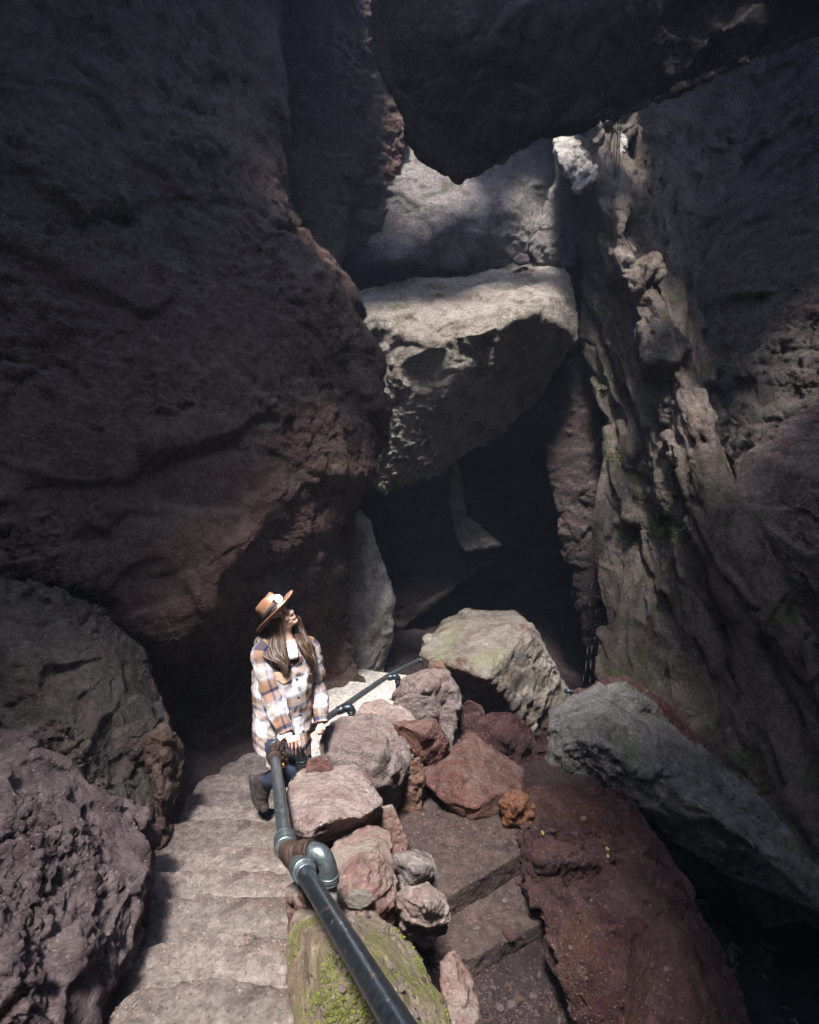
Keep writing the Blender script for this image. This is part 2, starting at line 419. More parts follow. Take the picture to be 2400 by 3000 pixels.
# cave floor sheet
def floor():
    xs = np.arange(-8.5, 9.5, .06); ys = np.arange(-4, 19, .08)
    gx, gy = np.meshgrid(xs, ys); x = gx.ravel(); y = gy.ravel()
    p = np.stack([x, y, np.zeros_like(x)], 1)
    xr = lerp(y, (0, 1.6, 3, 4, 6, 8), (-.5, -.5, -.72, -.9, -.4, .4))
    stair = np.where(y < 4.4, G(y), np.interp(y, (4.4, 6, 9, 18), (G(4.4), CZ - 3.7, CZ - 4.7, CZ - 6.5))) - .3
    right = np.interp(y, (0, 2.4, 3.4, 5, 7.2, 18), (CZ - 3.9, CZ - 3.75, CZ - 3.5, CZ - 3.8, CZ - 6.0, CZ - 6.6))
    t = np.clip((x - xr - .15) / .7, 0, 1); t = t * t * (3 - 2 * t)
    z = stair * (1 - t) + right * t
    edge = np.interp(y, (0, 2.2, 3, 4, 5, 7, 9), (1.3, 1.3, 1.35, 1.5, 1.9, 2.6, 3.0))
    t = np.clip((x - edge) / .6, 0, 1); t = t * t * (3 - 2 * t)
    z = z * (1 - t) + (CZ - 6.2) * t
    z = z + fbm(p / .9, 5, .5, 21) * (.1 + .35 * np.clip((y - 6) / 2, 0, 1))
    ii = np.arange(gx.size).reshape(gx.shape)
    q = np.stack([ii[:-1, :-1], ii[:-1, 1:], ii[1:, 1:], ii[1:, :-1]], -1).reshape(-1, 4)
    o = link("ground", np.stack([x, y, z], 1), q, M['gravel']); tag(o, "dark gravelly floor of the cavern", None, None, "structure")
floor()

# --- big masses
net("rock_wall", "huge dark bulging rock wall on the left overhanging the stairs and the woman", "rock wall", M['wall'], [
    [(-700, -250, 5.2), (0, -250, 6.3), (300, -250, 7.), (560, -250, 7.7), (740, -250, 8.3), (815, -250, 8.9), (800, -250, 10.)],
    [(-700, 250, 4.8), (0, 250, 5.8), (300, 250, 6.5), (560, 250, 7.2), (740, 250, 7.9), (826, 250, 8.6), (815, 250, 9.9)],
    [(-700, 600, 4.5), (0, 600, 5.4), (300, 600, 6.1), (600, 600, 6.9), (750, 590, 7.5), (838, 580, 8.3), (830, 590, 9.6)],
    [(-700, 850, 4.4), (0, 850, 5.2), (330, 850, 5.8), (650, 850, 6.5), (870, 840, 7.2), (1000, 830, 8.), (1000, 830, 9.4)],
    [(-700, 1120, 4.2), (0, 1120, 5.), (350, 1120, 5.5), (700, 1120, 6.1), (960, 1110, 6.9), (1108, 1100, 7.8), (1100, 1100, 9.2)],
    [(-700, 1350, 4.1), (0, 1350, 4.8), (350, 1350, 5.2), (700, 1350, 5.7), (930, 1340, 6.4), (1105, 1340, 7.5), (1090, 1340, 9.)],
    [(-700, 1560, 4.), (0, 1580, 4.6), (270, 1620, 5.), (560, 1700, 5.3), (820, 1500, 5.8), (1030, 1470, 7.2), (1040, 1470, 8.6)],
    [(-700, 1640, 4.), (0, 1680, 4.6), (250, 1720, 5.), (490, 1860, 5.2), (700, 1680, 5.7), (930, 1560, 6.4), (1030, 1560, 8.2)],
    [(-700, 1720, 4.6), (0, 1740, 5.1), (260, 1790, 5.5), (500, 1900, 5.7), (700, 1780, 6.2), (900, 1680, 6.6), (1020, 1640, 7.8)],
    [(-700, 1950, 4.8), (0, 1950, 5.2), (300, 1950, 5.7), (560, 2000, 6.3), (730, 1960, 6.8), (900, 1900, 7.1), (1020, 1850, 7.8)],
    [(-700, 2200, 4.8), (0, 2200, 5.1), (300, 2200, 5.4), (550, 2190, 6.1), (720, 2150, 6.6), (890, 2090, 7.1), (1060, 2010, 7.7)],
    [(-700, 2500, 4.6), (0, 2500, 4.6), (300, 2500, 4.8), (540, 2400, 5.5), (720, 2350, 6.2), (890, 2300, 6.7), (1060, 2200, 7.3)],
], 330, 470, (-2.5, 1.5, 0), lump=.03, facet=.15, fsize=1.25, crag=.06, csize=.3)

net("rock_wall", "jagged right cave wall with a pale diagonal ridge and green moss on its ledges", "rock wall", M['ridge'], [
    [(1560, -250, 12.), (1640, -250, 11.2), (1700, -250, 10.2), (1950, -250, 11.2), (2300, -250, 9.5), (2800, -250, 7.)],
    [(1600, 300, 12.), (1670, 300, 11.1), (1745, 300, 10.), (1930, 300, 11.2), (2280, 300, 9.5), (2800, 300, 7.)],
    [(1640, 520, 11.8), (1720, 520, 10.9), (1800, 520, 9.6), (1950, 520, 11.), (2250, 520, 9.8), (2800, 520, 7.)],
    [(1680, 760, 11.4), (1765, 760, 10.5), (1870, 760, 9.0), (1990, 760, 10.4), (2250, 760, 9.8), (2800, 760, 7.)],
    [(1705, 1000, 10.9), (1830, 1000, 10.), (1960, 1000, 8.4), (2070, 1000, 9.8), (2300, 1000, 9.3), (2800, 1000, 7.)],
    [(1772, 1280, 10.3), (1880, 1280, 9.4), (2040, 1280, 7.8), (2130, 1290, 9.), (2350, 1300, 9.), (2800, 1300, 7.)],
    [(1738, 1550, 9.7), (1930, 1550, 8.8), (2140, 1540, 7.1), (2210, 1550, 8.2), (2420, 1560, 8.4), (2800, 1560, 7.)],
    [(1768, 1800, 9.1), (1970, 1800, 8.2), (2270, 1780, 6.6), (2330, 1800, 7.4), (2500, 1800, 7.6), (2850, 1800, 7.)],
    [(1745, 2050, 8.6), (2010, 2050, 7.6), (2400, 2010, 6.2), (2450, 2050, 6.7), (2600, 2050, 6.9), (2900, 2050, 6.8)],
    [(1800, 2300, 8.2), (2080, 2300, 7.2), (2440, 2300, 6.), (2520, 2300, 6.3), (2700, 2300, 6.5), (2950, 2300, 6.6)],
    [(1850, 2700, 8.), (2150, 2700, 7.), (2450, 2700, 6.), (2560, 2700, 6.2), (2750, 2700, 6.4), (3000, 2700, 6.6)],
], 260, 600, (3, 2, 0), lump=.02, facet=.24, fsize=.75, crag=.05, csize=.25, along=RIDGE)

net("rock_wall", "smooth brown rock face at the right edge beyond the diagonal crease", "rock wall", M['olive'], [
    [(2250, 150, 8.9), (2400, 150, 8.3), (2560, 150, 7.6), (2900, 150, 6.5)],
    [(2160, 500, 9.6), (2300, 500, 8.7), (2480, 500, 7.8), (2900, 500, 6.5)],
    [(2040, 850, 9.9), (2200, 850, 8.8), (2420, 850, 7.8), (2900, 850, 6.5)],
    [(2080, 1150, 9.5), (2210, 1150, 8.4), (2410, 1150, 7.6), (2900, 1150, 6.5)],
    [(2110, 1450, 9.), (2220, 1450, 8.), (2400, 1450, 7.3), (2900, 1450, 6.5)],
    [(2150, 1750, 8.9), (2280, 1750, 7.9), (2450, 1750, 7.2), (2900, 1750, 6.5)],
    [(2250, 2150, 8.9), (2350, 2150, 7.9), (2500, 2150, 7.2), (2900, 2150, 6.5)],
], 160, 330, (3, 2.5, 0), lump=.02, facet=.12, fsize=1.2, crag=.05, csize=.3)
rock("boulder", "rough pinkish brown boulder bulging at the right edge of the picture", "boulder", M['greypink'], 6.9,
     [(2130, 1500, 7.6), (2190, 1330, 7.4), (2280, 1260, 7.2), (2450, 1130, 7), (2700, 1100, 6.5), (2700, 2000, 6.5), (2420, 2000, 7.2), (2250, 1750, 7.5)],
     [(2400, 1400, 6.6), (2420, 1650, 6.5)], 1.5, lump=.03, facet=.06, fsize=.6, crag=.03, csize=.14)

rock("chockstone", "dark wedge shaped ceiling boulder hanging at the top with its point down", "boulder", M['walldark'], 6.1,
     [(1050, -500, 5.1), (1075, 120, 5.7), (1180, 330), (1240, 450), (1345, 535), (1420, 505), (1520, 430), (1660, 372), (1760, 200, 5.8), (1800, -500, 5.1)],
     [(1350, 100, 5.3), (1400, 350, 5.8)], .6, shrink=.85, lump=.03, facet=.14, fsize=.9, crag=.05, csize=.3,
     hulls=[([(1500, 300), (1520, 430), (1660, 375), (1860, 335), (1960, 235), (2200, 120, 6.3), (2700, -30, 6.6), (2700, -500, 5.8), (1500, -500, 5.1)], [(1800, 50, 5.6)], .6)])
rock("boulder", "big rounded boulder wedged below the ceiling gap with a sunlit patch", "boulder", M['grey'], 12.2,
     [(960, 640, 12.), (1010, 790, 12.), (1200, 820), (1480, 800), (1600, 740), (1660, 600, 12.6), (1680, 430, 12.8), (1620, 320, 13), (1420, 180, 13), (1190, 180, 12.8), (1010, 350, 12.4)],
     [(1140, 560, 11.5), (1160, 760, 11.3), (1350, 640, 11.2), (1500, 620, 11.6)], 2.5, lump=.03, facet=.14, fsize=1.3, crag=.045, csize=.3)
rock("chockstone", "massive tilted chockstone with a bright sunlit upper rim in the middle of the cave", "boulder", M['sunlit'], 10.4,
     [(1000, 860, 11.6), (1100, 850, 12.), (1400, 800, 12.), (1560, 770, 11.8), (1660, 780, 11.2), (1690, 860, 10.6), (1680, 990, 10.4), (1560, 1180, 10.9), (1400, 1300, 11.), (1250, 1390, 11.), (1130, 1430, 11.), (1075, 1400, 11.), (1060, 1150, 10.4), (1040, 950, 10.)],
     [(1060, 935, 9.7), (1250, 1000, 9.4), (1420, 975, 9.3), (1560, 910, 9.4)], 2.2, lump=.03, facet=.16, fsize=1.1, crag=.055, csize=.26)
rock("boulder", "shadowed rough column of rock with a pale craggy top behind the left wall", "boulder", M['wall'], 10.6,
     [(760, -300), (1120, -300), (1110, 100), (1060, 200), (1010, 300), (1000, 700), (960, 1000), (800, 1000), (800, 300)],
     [(900, 80, 10.1), (930, 320, 10.1), (900, 600, 10.3)], 1.6, lump=.05, facet=.25, fsize=.8, crag=.1, csize=.3)
rock("boulder", "dark sloping rock face between the shadowed column and the hanging wedge", "boulder", M['wall'], 11.6,
     [(980, 150), (1090, 130), (1190, 320), (1200, 400), (1140, 480), (1120, 720), (980, 760)],
     [(1090, 350, 11.2)], 1.6, lump=.04, facet=.15, fsize=.8, crag=.08, csize=.3)
rock("boulder", "crevice pillar of cracked rock painted pale as if lit, standing behind the woman at the wall's end", "boulder", M['lit_pale'], 8.6,
     [(1048, 1490), (1085, 1530), (1120, 1640), (1152, 1750), (1148, 1830), (1115, 1920), (1075, 2010), (980, 2040), (960, 1850), (1005, 1690), (1025, 1560)],
     [(1070, 1700, 8.3), (1080, 1850, 8.3)], 1.2, lump=.04, facet=.06, fsize=.5, crag=.03, csize=.2, drop=.4)
rock("boulder", "dim slanting rock rib behind the strip painted as lit in the dark hollow under the chockstone", "boulder", M['walldark'], 12.6,  # kept dark so the strip in front reads as lit
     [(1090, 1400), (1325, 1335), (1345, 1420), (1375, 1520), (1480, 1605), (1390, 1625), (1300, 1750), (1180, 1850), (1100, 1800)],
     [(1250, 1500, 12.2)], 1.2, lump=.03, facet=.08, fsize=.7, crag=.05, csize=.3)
rock("boulder", "small brown stone jammed between the two big wedged boulders", "boulder", M['greypink'], 11.2,
     [(1500, 760), (1520, 740), (1550, 745), (1555, 772), (1520, 778)], [], .3, lump=.04)
rock("boulder", "rock wedge standing in for a ledge of light, jammed beside the small brown stone at the right wall", "boulder", M['grey'], 11.6,  # pale rib modelled where a slanted ledge catches light
     [(1545, 735), (1600, 685), (1640, 660), (1660, 560), (1650, 470), (1690, 520), (1690, 690), (1680, 780), (1580, 780)], [(1640, 690, 11.3)], .7, lump=.05, facet=.1, fsize=.4)

rock("boulder", "rock bulge painted pale like a sunlit patch, with yellow green lichen at the right end of the ceiling gap", "boulder", M['lit_pale'], 10.6,
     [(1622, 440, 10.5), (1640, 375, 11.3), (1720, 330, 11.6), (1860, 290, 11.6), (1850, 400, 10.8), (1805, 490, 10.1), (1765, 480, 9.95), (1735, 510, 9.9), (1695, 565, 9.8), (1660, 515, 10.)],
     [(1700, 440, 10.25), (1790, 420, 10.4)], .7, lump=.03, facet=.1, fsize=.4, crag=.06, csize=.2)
rock("boulder", "curved strip of rock painted pale as a lit edge, showing in the dark hollow under the chockstone", "boulder", M['pale'], 12.0,  # pale colour stands in for light on the rib's edge
     [(1318, 1340), (1342, 1345), (1347, 1425), (1368, 1510), (1335, 1550), (1318, 1480), (1325, 1420)], [], .9, sm=9, lump=.03, hulls=[([(1330, 1530), (1372, 1518), (1415, 1560), (1480, 1600), (1400, 1603), (1365, 1618), (1342, 1590)], [], .5)])
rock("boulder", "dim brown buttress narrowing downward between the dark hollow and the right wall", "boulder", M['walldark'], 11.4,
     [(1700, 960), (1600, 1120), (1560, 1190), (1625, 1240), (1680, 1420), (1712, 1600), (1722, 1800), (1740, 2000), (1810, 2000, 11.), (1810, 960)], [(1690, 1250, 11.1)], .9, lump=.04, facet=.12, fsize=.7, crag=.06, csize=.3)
# lower left rocks
rock("boulder", "large rounded dark brown boulder on the left below the overhanging wall", "boulder", M['olive'], 3.9,
     [(-500, 1640, 4.), (0, 1690, 4.2), (150, 1725, 4.4), (300, 1790, 4.6), (420, 1900, 4.8), (475, 2030, 4.7), (480, 2200, 4.4), (468, 2420, 4.), (300, 2500, 3.6), (-500, 2500, 3.2)],
     [(100, 1950, 3.8), (330, 2120, 4.0), (250, 2250, 3.6), (380, 1980, 4.4)], 1.5, drop=.5, lump=.02, facet=.12, fsize=.6, crag=.045, csize=.14)
rock("boulder", "craggy purple brown rock in the lower left foreground beside the stairs", "boulder", M['purple'], 2.7,
     [(-500, 2050, 3.), (0, 2150, 3.1), (140, 2220, 3.2), (290, 2330, 3.2), (420, 2420, 3.3), (455, 2460, 3.2), (400, 2600, 3.), (350, 2700, 2.7), (330, 2900, 2.4), (250, 3150, 2.1), (-500, 3300, 1.8)],
     [(100, 2550, 2.5), (200, 2700, 2.4), (50, 2900, 2.0)], 1.2, drop=.6, lump=.04, facet=.16, fsize=.5, crag=.03, csize=.12)
rock("boulder", "dark brown rock in the gap between the left boulder and the first lit step", "boulder", M['wall'], 4.1,
     [(440, 2170), (480, 2130), (525, 2200, 4.3), (540, 2290, 4.3), (505, 2340), (468, 2440, 3.9), (430, 2450)], [], .6, drop=.4, lump=.03, facet=.1, fsize=.35)

# boulders beyond the rail and on the right
rock("boulder", "big rounded boulder with pale green lichen top standing in the middle of the cave", "boulder", M['boulder'], 7.4,
     [(1222, 1920, 7.4), (1240, 1870, 7.6), (1300, 1820, 8.), (1370, 1790, 8.2), (1450, 1788, 8.2), (1510, 1790, 8.2), (1555, 1830, 8.), (1590, 1880, 8.), (1608, 1930, 8.), (1630, 1990, 8.), (1670, 2030, 8.), (1640, 2090, 7.8), (1570, 2170, 7.5), (1480, 2140, 7.4), (1330, 2070, 7.3)],
     [(1240, 1925, 7.), (1330, 1950, 6.55), (1430, 1985, 6.4), (1500, 1900, 6.8), (1550, 1850, 7.3), (1400, 1840, 7.4)], 1.3, lump=.02, facet=.1, fsize=.6, crag=.022, csize=.16)
rock("boulder", "long wet grey boulder sloping down to the right edge above the dark pit", "boulder", M['wetgrey'], 5.6,
     [(1605, 2110, 6.), (1640, 2070, 6.2), (1760, 2030, 6.4), (1830, 2000, 6.4), (1900, 2060, 6.2), (2050, 2180, 6.), (2250, 2380, 5.6), (2450, 2600, 5.2), (2450, 2700, 5.), (2300, 2560, 5.), (2150, 2470, 5.1), (1950, 2350, 5.3), (1860, 2330, 5.4), (1700, 2300, 5.6), (1600, 2260, 5.7)],
     [(1650, 2170, 5.6), (1760, 2180, 5.3), (1950, 2270, 5.1), (2150, 2430, 4.8)], .9, shrink=.9, lump=.04, facet=.1, fsize=.45, crag=.035, csize=.13)
rock("boulder", "reddish brown rock heap with wet speckles on top of the long grey boulder", "boulder", M['redwet'], 6.4,
     [(1700, 2030), (1770, 1990), (1830, 1985), (1880, 2050), (2050, 2150), (2200, 2300), (2300, 2420, 6.), (2100, 2330), (1900, 2190), (1780, 2110), (1690, 2070)], [(1900, 2130, 6.)], .8, lump=.05, facet=.1, fsize=.4)
rock("boulder", "wet dark red boulder leaning against the foot of the lichen topped boulder", "boulder", M['redwet'], 5.9,
     [(1395, 2110), (1440, 2085), (1500, 2090), (1550, 2140), (1575, 2190), (1575, 2290), (1450, 2290), (1380, 2200)], [(1480, 2150, 5.6)], .7, drop=.3, lump=.05, facet=.08, fsize=.35)
rock("boulder", "small wet red rock left of the leaning wet boulder", "boulder", M['redwet'], 6.2,
     [(1340, 2080), (1370, 2050), (1410, 2070), (1425, 2110), (1420, 2190), (1350, 2200)], [], .5, drop=.3, lump=.05)
rock("boulder", "narrow dark rock between the wet red boulder and the long grey one", "boulder", M['redwet'], 5.9,
     [(1560, 2190), (1590, 2140), (1615, 2150), (1610, 2300), (1560, 2300)], [], .5, drop=.3, lump=.05)

# divider of stacked rocks
rock("rock", "pale pink flat topped rock beside the rail right of the stairs", "rock", M['pink'], 3.4,
     [(838, 2330, 3.4), (850, 2290, 3.7), (880, 2265, 3.8), (970, 2260, 3.85), (1040, 2242, 3.85), (1065, 2290, 3.7), (1116, 2350, 3.5), (1112, 2400, 3.55), (1060, 2445, 3.5), (930, 2490, 3.4), (850, 2460, 3.4)],
     [(842, 2420, 3.1), (900, 2440, 3.0), (985, 2395, 3.0), (1060, 2395, 3.08), (1112, 2362, 3.25), (900, 2330, 3.35), (1020, 2330, 3.4)], .6, drop=0, lump=.02, facet=.05, fsize=.3, crag=.018, csize=.1)
rock("rock", "pinkish red rock with a whitish rim behind the silver pipe elbow", "rock", M['pinkred'], 2.75,
     [(955, 2560, 2.75), (980, 2470, 2.95), (1050, 2425, 3.05), (1110, 2420, 3.05), (1140, 2445, 3.), (1158, 2560, 2.8), (1160, 2640, 2.65), (1060, 2700, 2.5), (950, 2670, 2.55)],
     [(1080, 2550, 2.6)], .4, drop=.4, lump=.02, facet=.045, fsize=.25, crag=.014, csize=.08)
rock("rock", "grey striated stone wedged right of the pinkish red rock", "rock", M['striated'], 2.95,
     [(1155, 2500), (1220, 2490), (1270, 2515), (1275, 2550), (1230, 2600), (1170, 2610)], [(1215, 2550, 2.85)], .35, drop=.3, lump=.02, facet=.04, fsize=.2)
rock("rock", "yellowish pink stone overhanging the dirty steps", "rock", M['pink'], 2.65,
     [(1160, 2620), (1250, 2595), (1310, 2640), (1318, 2690), (1260, 2725), (1180, 2700)], [(1250, 2660, 2.5)], .35, drop=.1, lump=.02, facet=.05, fsize=.2)
rock("rock", "small tan stone lying on the mossy rock", "rock", M['pale'], 2.5,
     [(1005, 2640), (1040, 2605), (1085, 2610), (1100, 2640), (1060, 2670), (1020, 2665)], [], .15, lump=.02)
rock("rock", "big mossy green rock under the black pipe in the foreground", "rock", M['moss'], 2.2,
     [(870, 2690, 2.45), (960, 2645, 2.55), (1080, 2680, 2.55), (1160, 2720, 2.5), (1230, 2800, 2.4), (1290, 2920, 2.2), (1340, 3100, 2.), (1300, 3300, 1.8), (880, 3300, 1.75), (855, 2950, 2.1), (850, 2800, 2.3)],
     [(930, 2760, 2.15), (1000, 2900, 1.9), (1150, 2900, 2.05)], .6, drop=.5, lump=.025, facet=.04, fsize=.3, crag=.012, csize=.09)
rock("rock", "rounded brown stone at the stair edge below the rusty tee", "rock", M['pinkred'], 2.6,
     [(840, 2620), (870, 2575), (930, 2590), (960, 2640), (930, 2700), (850, 2680)], [(895, 2630, 2.45)], .35, drop=.35, lump=.02, facet=.04)
rock("rock", "pink stone right of the mossy rock at the bottom", "rock", M['pinkred'], 2.55,
     [(1290, 2820), (1330, 2780), (1380, 2870), (1410, 3000), (1410, 3150, 2.3), (1320, 3150, 2.3)], [], .35, drop=.4, lump=.02, facet=.04)
rock("rock", "reddish stone peeking out behind the pale pink rock", "rock", M['pinkred'], 3.4,
     [(1090, 2370), (1150, 2355), (1170, 2400), (1200, 2470), (1180, 2520), (1100, 2500)], [], .3, drop=.3, lump=.02)
rock("rock", "small dark red stone at the grey post under the hand", "rock", M['red'], 3.75,
     [(895, 2260), (905, 2225), (940, 2212), (970, 2235), (985, 2265), (940, 2290)], [], .25, drop=.1, lump=.02)
rock("rock", "big grey pink rock right of the woman", "rock", M['greypink'], 4.4,
     [(935, 2180), (950, 2130, 4.6), (1000, 2100, 4.9), (1080, 2095, 5), (1150, 2120, 4.9), (1200, 2190, 4.6), (1205, 2240, 4.4), (1150, 2290, 4.1), (1060, 2310, 4.), (960, 2270, 4.1)],
     [(1010, 2190, 4.1), (1120, 2210, 4.05)], .6, drop=.4, lump=.02, facet=.06, fsize=.32, crag=.02, csize=.12)
rock("rock", "pale flat stone behind the big grey pink rock by the far stairs", "rock", M['pink'], 5.3,
     [(1040, 2100), (1065, 2060, 5.5), (1120, 2052, 5.6), (1190, 2080, 5.5), (1220, 2110), (1150, 2140)], [], .5, drop=.4, lump=.02)
rock("rock", "layered grey brown rock in the pile right of the far stairs", "rock", M['greypink'], 6.,
     [(1150, 2035), (1180, 1990), (1240, 1960), (1310, 1970), (1340, 2020), (1340, 2080), (1200, 2080)], [(1250, 2020, 5.7)], .6, drop=.4, lump=.02, facet=.09, fsize=.3)
rock("rock", "broad flat stone below the layered rock of the pile", "rock", M['greypink'], 5.6,
     [(1150, 2060), (1200, 2030), (1290, 2045), (1300, 2090), (1240, 2120), (1170, 2100)], [], .5, drop=.3, lump=.02)
rock("rock", "small knob of reddish rock at the foot of the last rail post", "rock", M['brown'], 6.7,
     [(1250, 1975), (1260, 1940), (1295, 1938), (1315, 1965), (1300, 1990)], [], .4, drop=.3, lump=.02)
rock("rock", "square red rock leaning on the big grey pink one", "rock", M['red'], 4.7,
     [(1155, 2120), (1270, 2108), (1285, 2130), (1315, 2180), (1295, 2210), (1230, 2245), (1205, 2190)], [(1240, 2150, 4.5)], .4, drop=.2, lump=.02, facet=.04, fsize=.3)
rock("rock", "large block of red brown rock tipped on its corner above the dirty steps", "rock", M['red'], 4.6,
     [(1232, 2250, 4.65), (1260, 2230, 4.85), (1385, 2152, 5.15), (1420, 2175, 5.15), (1535, 2250, 4.95), (1540, 2330, 4.7), (1450, 2395, 4.4), (1375, 2405, 4.36), (1290, 2345, 4.36), (1240, 2290, 4.5)],
     [(1330, 2265, 4.42), (1480, 2325, 4.42), (1380, 2370, 4.3)], .5, shrink=.8, drop=.1, lump=.02, facet=.05, fsize=.35, crag=.016, csize=.1)
rock("rock", "rusty orange crumbling rock at the lower corner of the tipped red block", "rock", M['rust'], 4.28,
     [(1460, 2350), (1500, 2318), (1550, 2330), (1570, 2370), (1550, 2410), (1480, 2420)], [(1510, 2360, 4.15)], .35, drop=.1, lump=.02, facet=.05, fsize=.15)
rock("rock", "brown orange rock under the big grey pink one at the gravel edge", "rock", M['brown'], 4.4,
     [(1100, 2300), (1150, 2250), (1230, 2220), (1250, 2290), (1230, 2340), (1120, 2350)], [], .4, drop=.2, lump=.02, facet=.06, fsize=.2)
rock("rock", "small grey green stone in the crack behind the square red rock", "rock", M['pale'], 5.2,
     [(1290, 2140), (1300, 2120), (1330, 2130), (1330, 2165), (1300, 2170)], [], .2, lump=.02, drop=.3)
rock("rock", "upright grey stone above the small grey green one", "rock", M['greypink'], 5.4,
     [(1285, 2090), (1300, 2065), (1335, 2070), (1340, 2120), (1300, 2130)], [], .3, lump=.02, drop=.3)
rock("rock_slab", "huge red brown slab with rust stains sloping beside the dark pit", "rock", M['slab'], 3.7,
     [(1545, 2300, 4.75), (1820, 2312, 5.0), (1885, 2395, 5.0), (1950, 2500, 4.9), (2040, 2650, 4.7), (2120, 2820, 4.5), (2230, 3100, 4.2), (1800, 3200, 2.9), (1700, 2890, 3.25), (1620, 2740, 3.5), (1535, 2560, 3.8), (1520, 2450, 4.1)],
     [(1800, 2400, 4.6), (1905, 2600, 4.0), (2010, 2850, 3.4), (2080, 3120, 2.95)], .3, shrink=.97, drop=.6, lump=.008, facet=.085, fsize=.55, crag=.045, csize=.16, sm=1)
rock("boulder", "bulky dark red block with a rounded foot in front of the big red slab", "boulder", M['slab'], 3.6,
     [(1575, 2610, 3.7), (1640, 2530, 3.88), (1770, 2535, 4.0), (1890, 2575, 4.05), (1975, 2720, 3.8), (2060, 2900, 3.5), (2120, 3120, 3.2), (1850, 3200, 2.9), (1770, 2960, 3.12), (1660, 2885, 3.2), (1610, 2740, 3.42)],
     [(1700, 2640, 3.45), (1850, 2700, 3.5), (1760, 2830, 3.1), (1950, 2950, 3.2)], .35, shrink=.95, drop=.4, lump=.02, facet=.12, fsize=.42, crag=.04, csize=.13, sm=1)
rock("rock", "rust stained ledge stone on the near edge of the red slab", "rock", M['slab'], 3.85,
     [(1525, 2560), (1535, 2490), (1600, 2450), (1700, 2480), (1760, 2530), (1600, 2560), (1560, 2600)], [(1580, 2520, 3.66)], .3, drop=.3, lump=.02, facet=.05, fsize=.2)
# ------------------------------------------------------------------ stairs
def proj(x, y, z):
    dz = CZ - z; d = y * cp + dz * sp; v = (dz * cp - y * sp) / d
    return 1200 + F * x / d, 1500 + F * v, d
def PZ(px, py, z):
    q = P(px, py, 1.) - np.array((0, 0, CZ)); t = (z - CZ) / q[2]
    return np.array((q[0] * t, q[1] * t, z))
LEFT = ([2190, 2240, 2290, 2400, 2560, 2625, 2700, 2800, 2950, 3200], [720, 640, 555, 468, 400, 360, 395, 368, 345, 200])
RIGHT = ([2190, 2400, 2500, 2620, 2800, 2950, 3200], [800, 812, 830, 850, 866, 872, 880])
NOSE = [.75, 1.08, 1.42, 1.93, 2.27, 2.6, 2.87, 3.15, 3.52, 3.83, 4.15, 4.5, 4.85, 5.2, 5.6]
def block(name, top, h, mat, parent, vox, seed, lump=.02, crag=.008, sm=4, label=None):
    top = np.array(top); V, Q = union([hull(np.concatenate([top, top - np.array((0, 0, h))]))], vox)
    V = smooth(V, Q, sm)
    V = displace(V, Q, .8, lump, .012, .16, crag, .08, seed)
    o = link(name, V, Q, mat, parent)
    if label: o["label"] = label
    return o
st = empty("stone_stairway", (-1.2, 2.6, G(2.6) - .3), "worn pale concrete stairway descending on the left beside the rail", "stairs")
rnd = random.Random(3)
for k, y in enumerate(NOSE):
    z = G(y) + (.016, -.022, .004)[k % 3]; px, py, d = proj(0, y, z)
    xl = (np.interp(py, *LEFT) - 1200) / F * d + rnd.uniform(-.03, .02); xr = (np.interp(py, *RIGHT) - 1200) / F * d + .1
    ym = y + rnd.uniform(-.03, .03)
    top = [(xl - .02, y - .62, z), (xl, y - .1, z), (xl + .05, y - rnd.uniform(0, .03), z - .01), ((xl + xr) / 2, ym + .03, z), (xr, y + rnd.uniform(-.06, .02), z), (xr, y - .62, z)]
    block("step", top, .32, M['concrete'], st, .014, 200 + k)
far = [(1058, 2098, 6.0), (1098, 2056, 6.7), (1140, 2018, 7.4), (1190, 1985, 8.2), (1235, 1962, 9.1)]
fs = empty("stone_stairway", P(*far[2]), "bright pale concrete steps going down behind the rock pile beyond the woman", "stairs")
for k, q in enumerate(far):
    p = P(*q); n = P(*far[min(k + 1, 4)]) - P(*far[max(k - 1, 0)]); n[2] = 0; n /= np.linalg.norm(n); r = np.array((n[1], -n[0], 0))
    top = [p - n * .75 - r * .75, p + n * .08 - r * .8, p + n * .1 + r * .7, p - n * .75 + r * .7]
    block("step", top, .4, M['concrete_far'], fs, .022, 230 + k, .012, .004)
lb = [(-.9, 4.3), (-.3, 5.2)]
rs = empty("stone_stairway", PZ(1450, 2650, CZ - 3.6), "dirty dark concrete steps between the rock pile and the red slab", "stairs")
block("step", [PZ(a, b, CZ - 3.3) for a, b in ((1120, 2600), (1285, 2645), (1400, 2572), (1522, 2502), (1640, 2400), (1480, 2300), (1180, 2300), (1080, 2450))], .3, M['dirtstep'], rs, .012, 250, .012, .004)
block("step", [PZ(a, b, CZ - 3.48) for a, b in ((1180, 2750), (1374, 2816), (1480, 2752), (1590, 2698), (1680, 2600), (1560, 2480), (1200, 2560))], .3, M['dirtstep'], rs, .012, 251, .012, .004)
block("step", [PZ(a, b, CZ - 3.66) for a, b in ((1240, 3150), (1500, 3250), (1850, 3150), (1700, 2860), (1600, 2650), (1300, 2750))], .3, M['gravel'], rs, .014, 252, .03, .01, label="gravel covered bottom step")

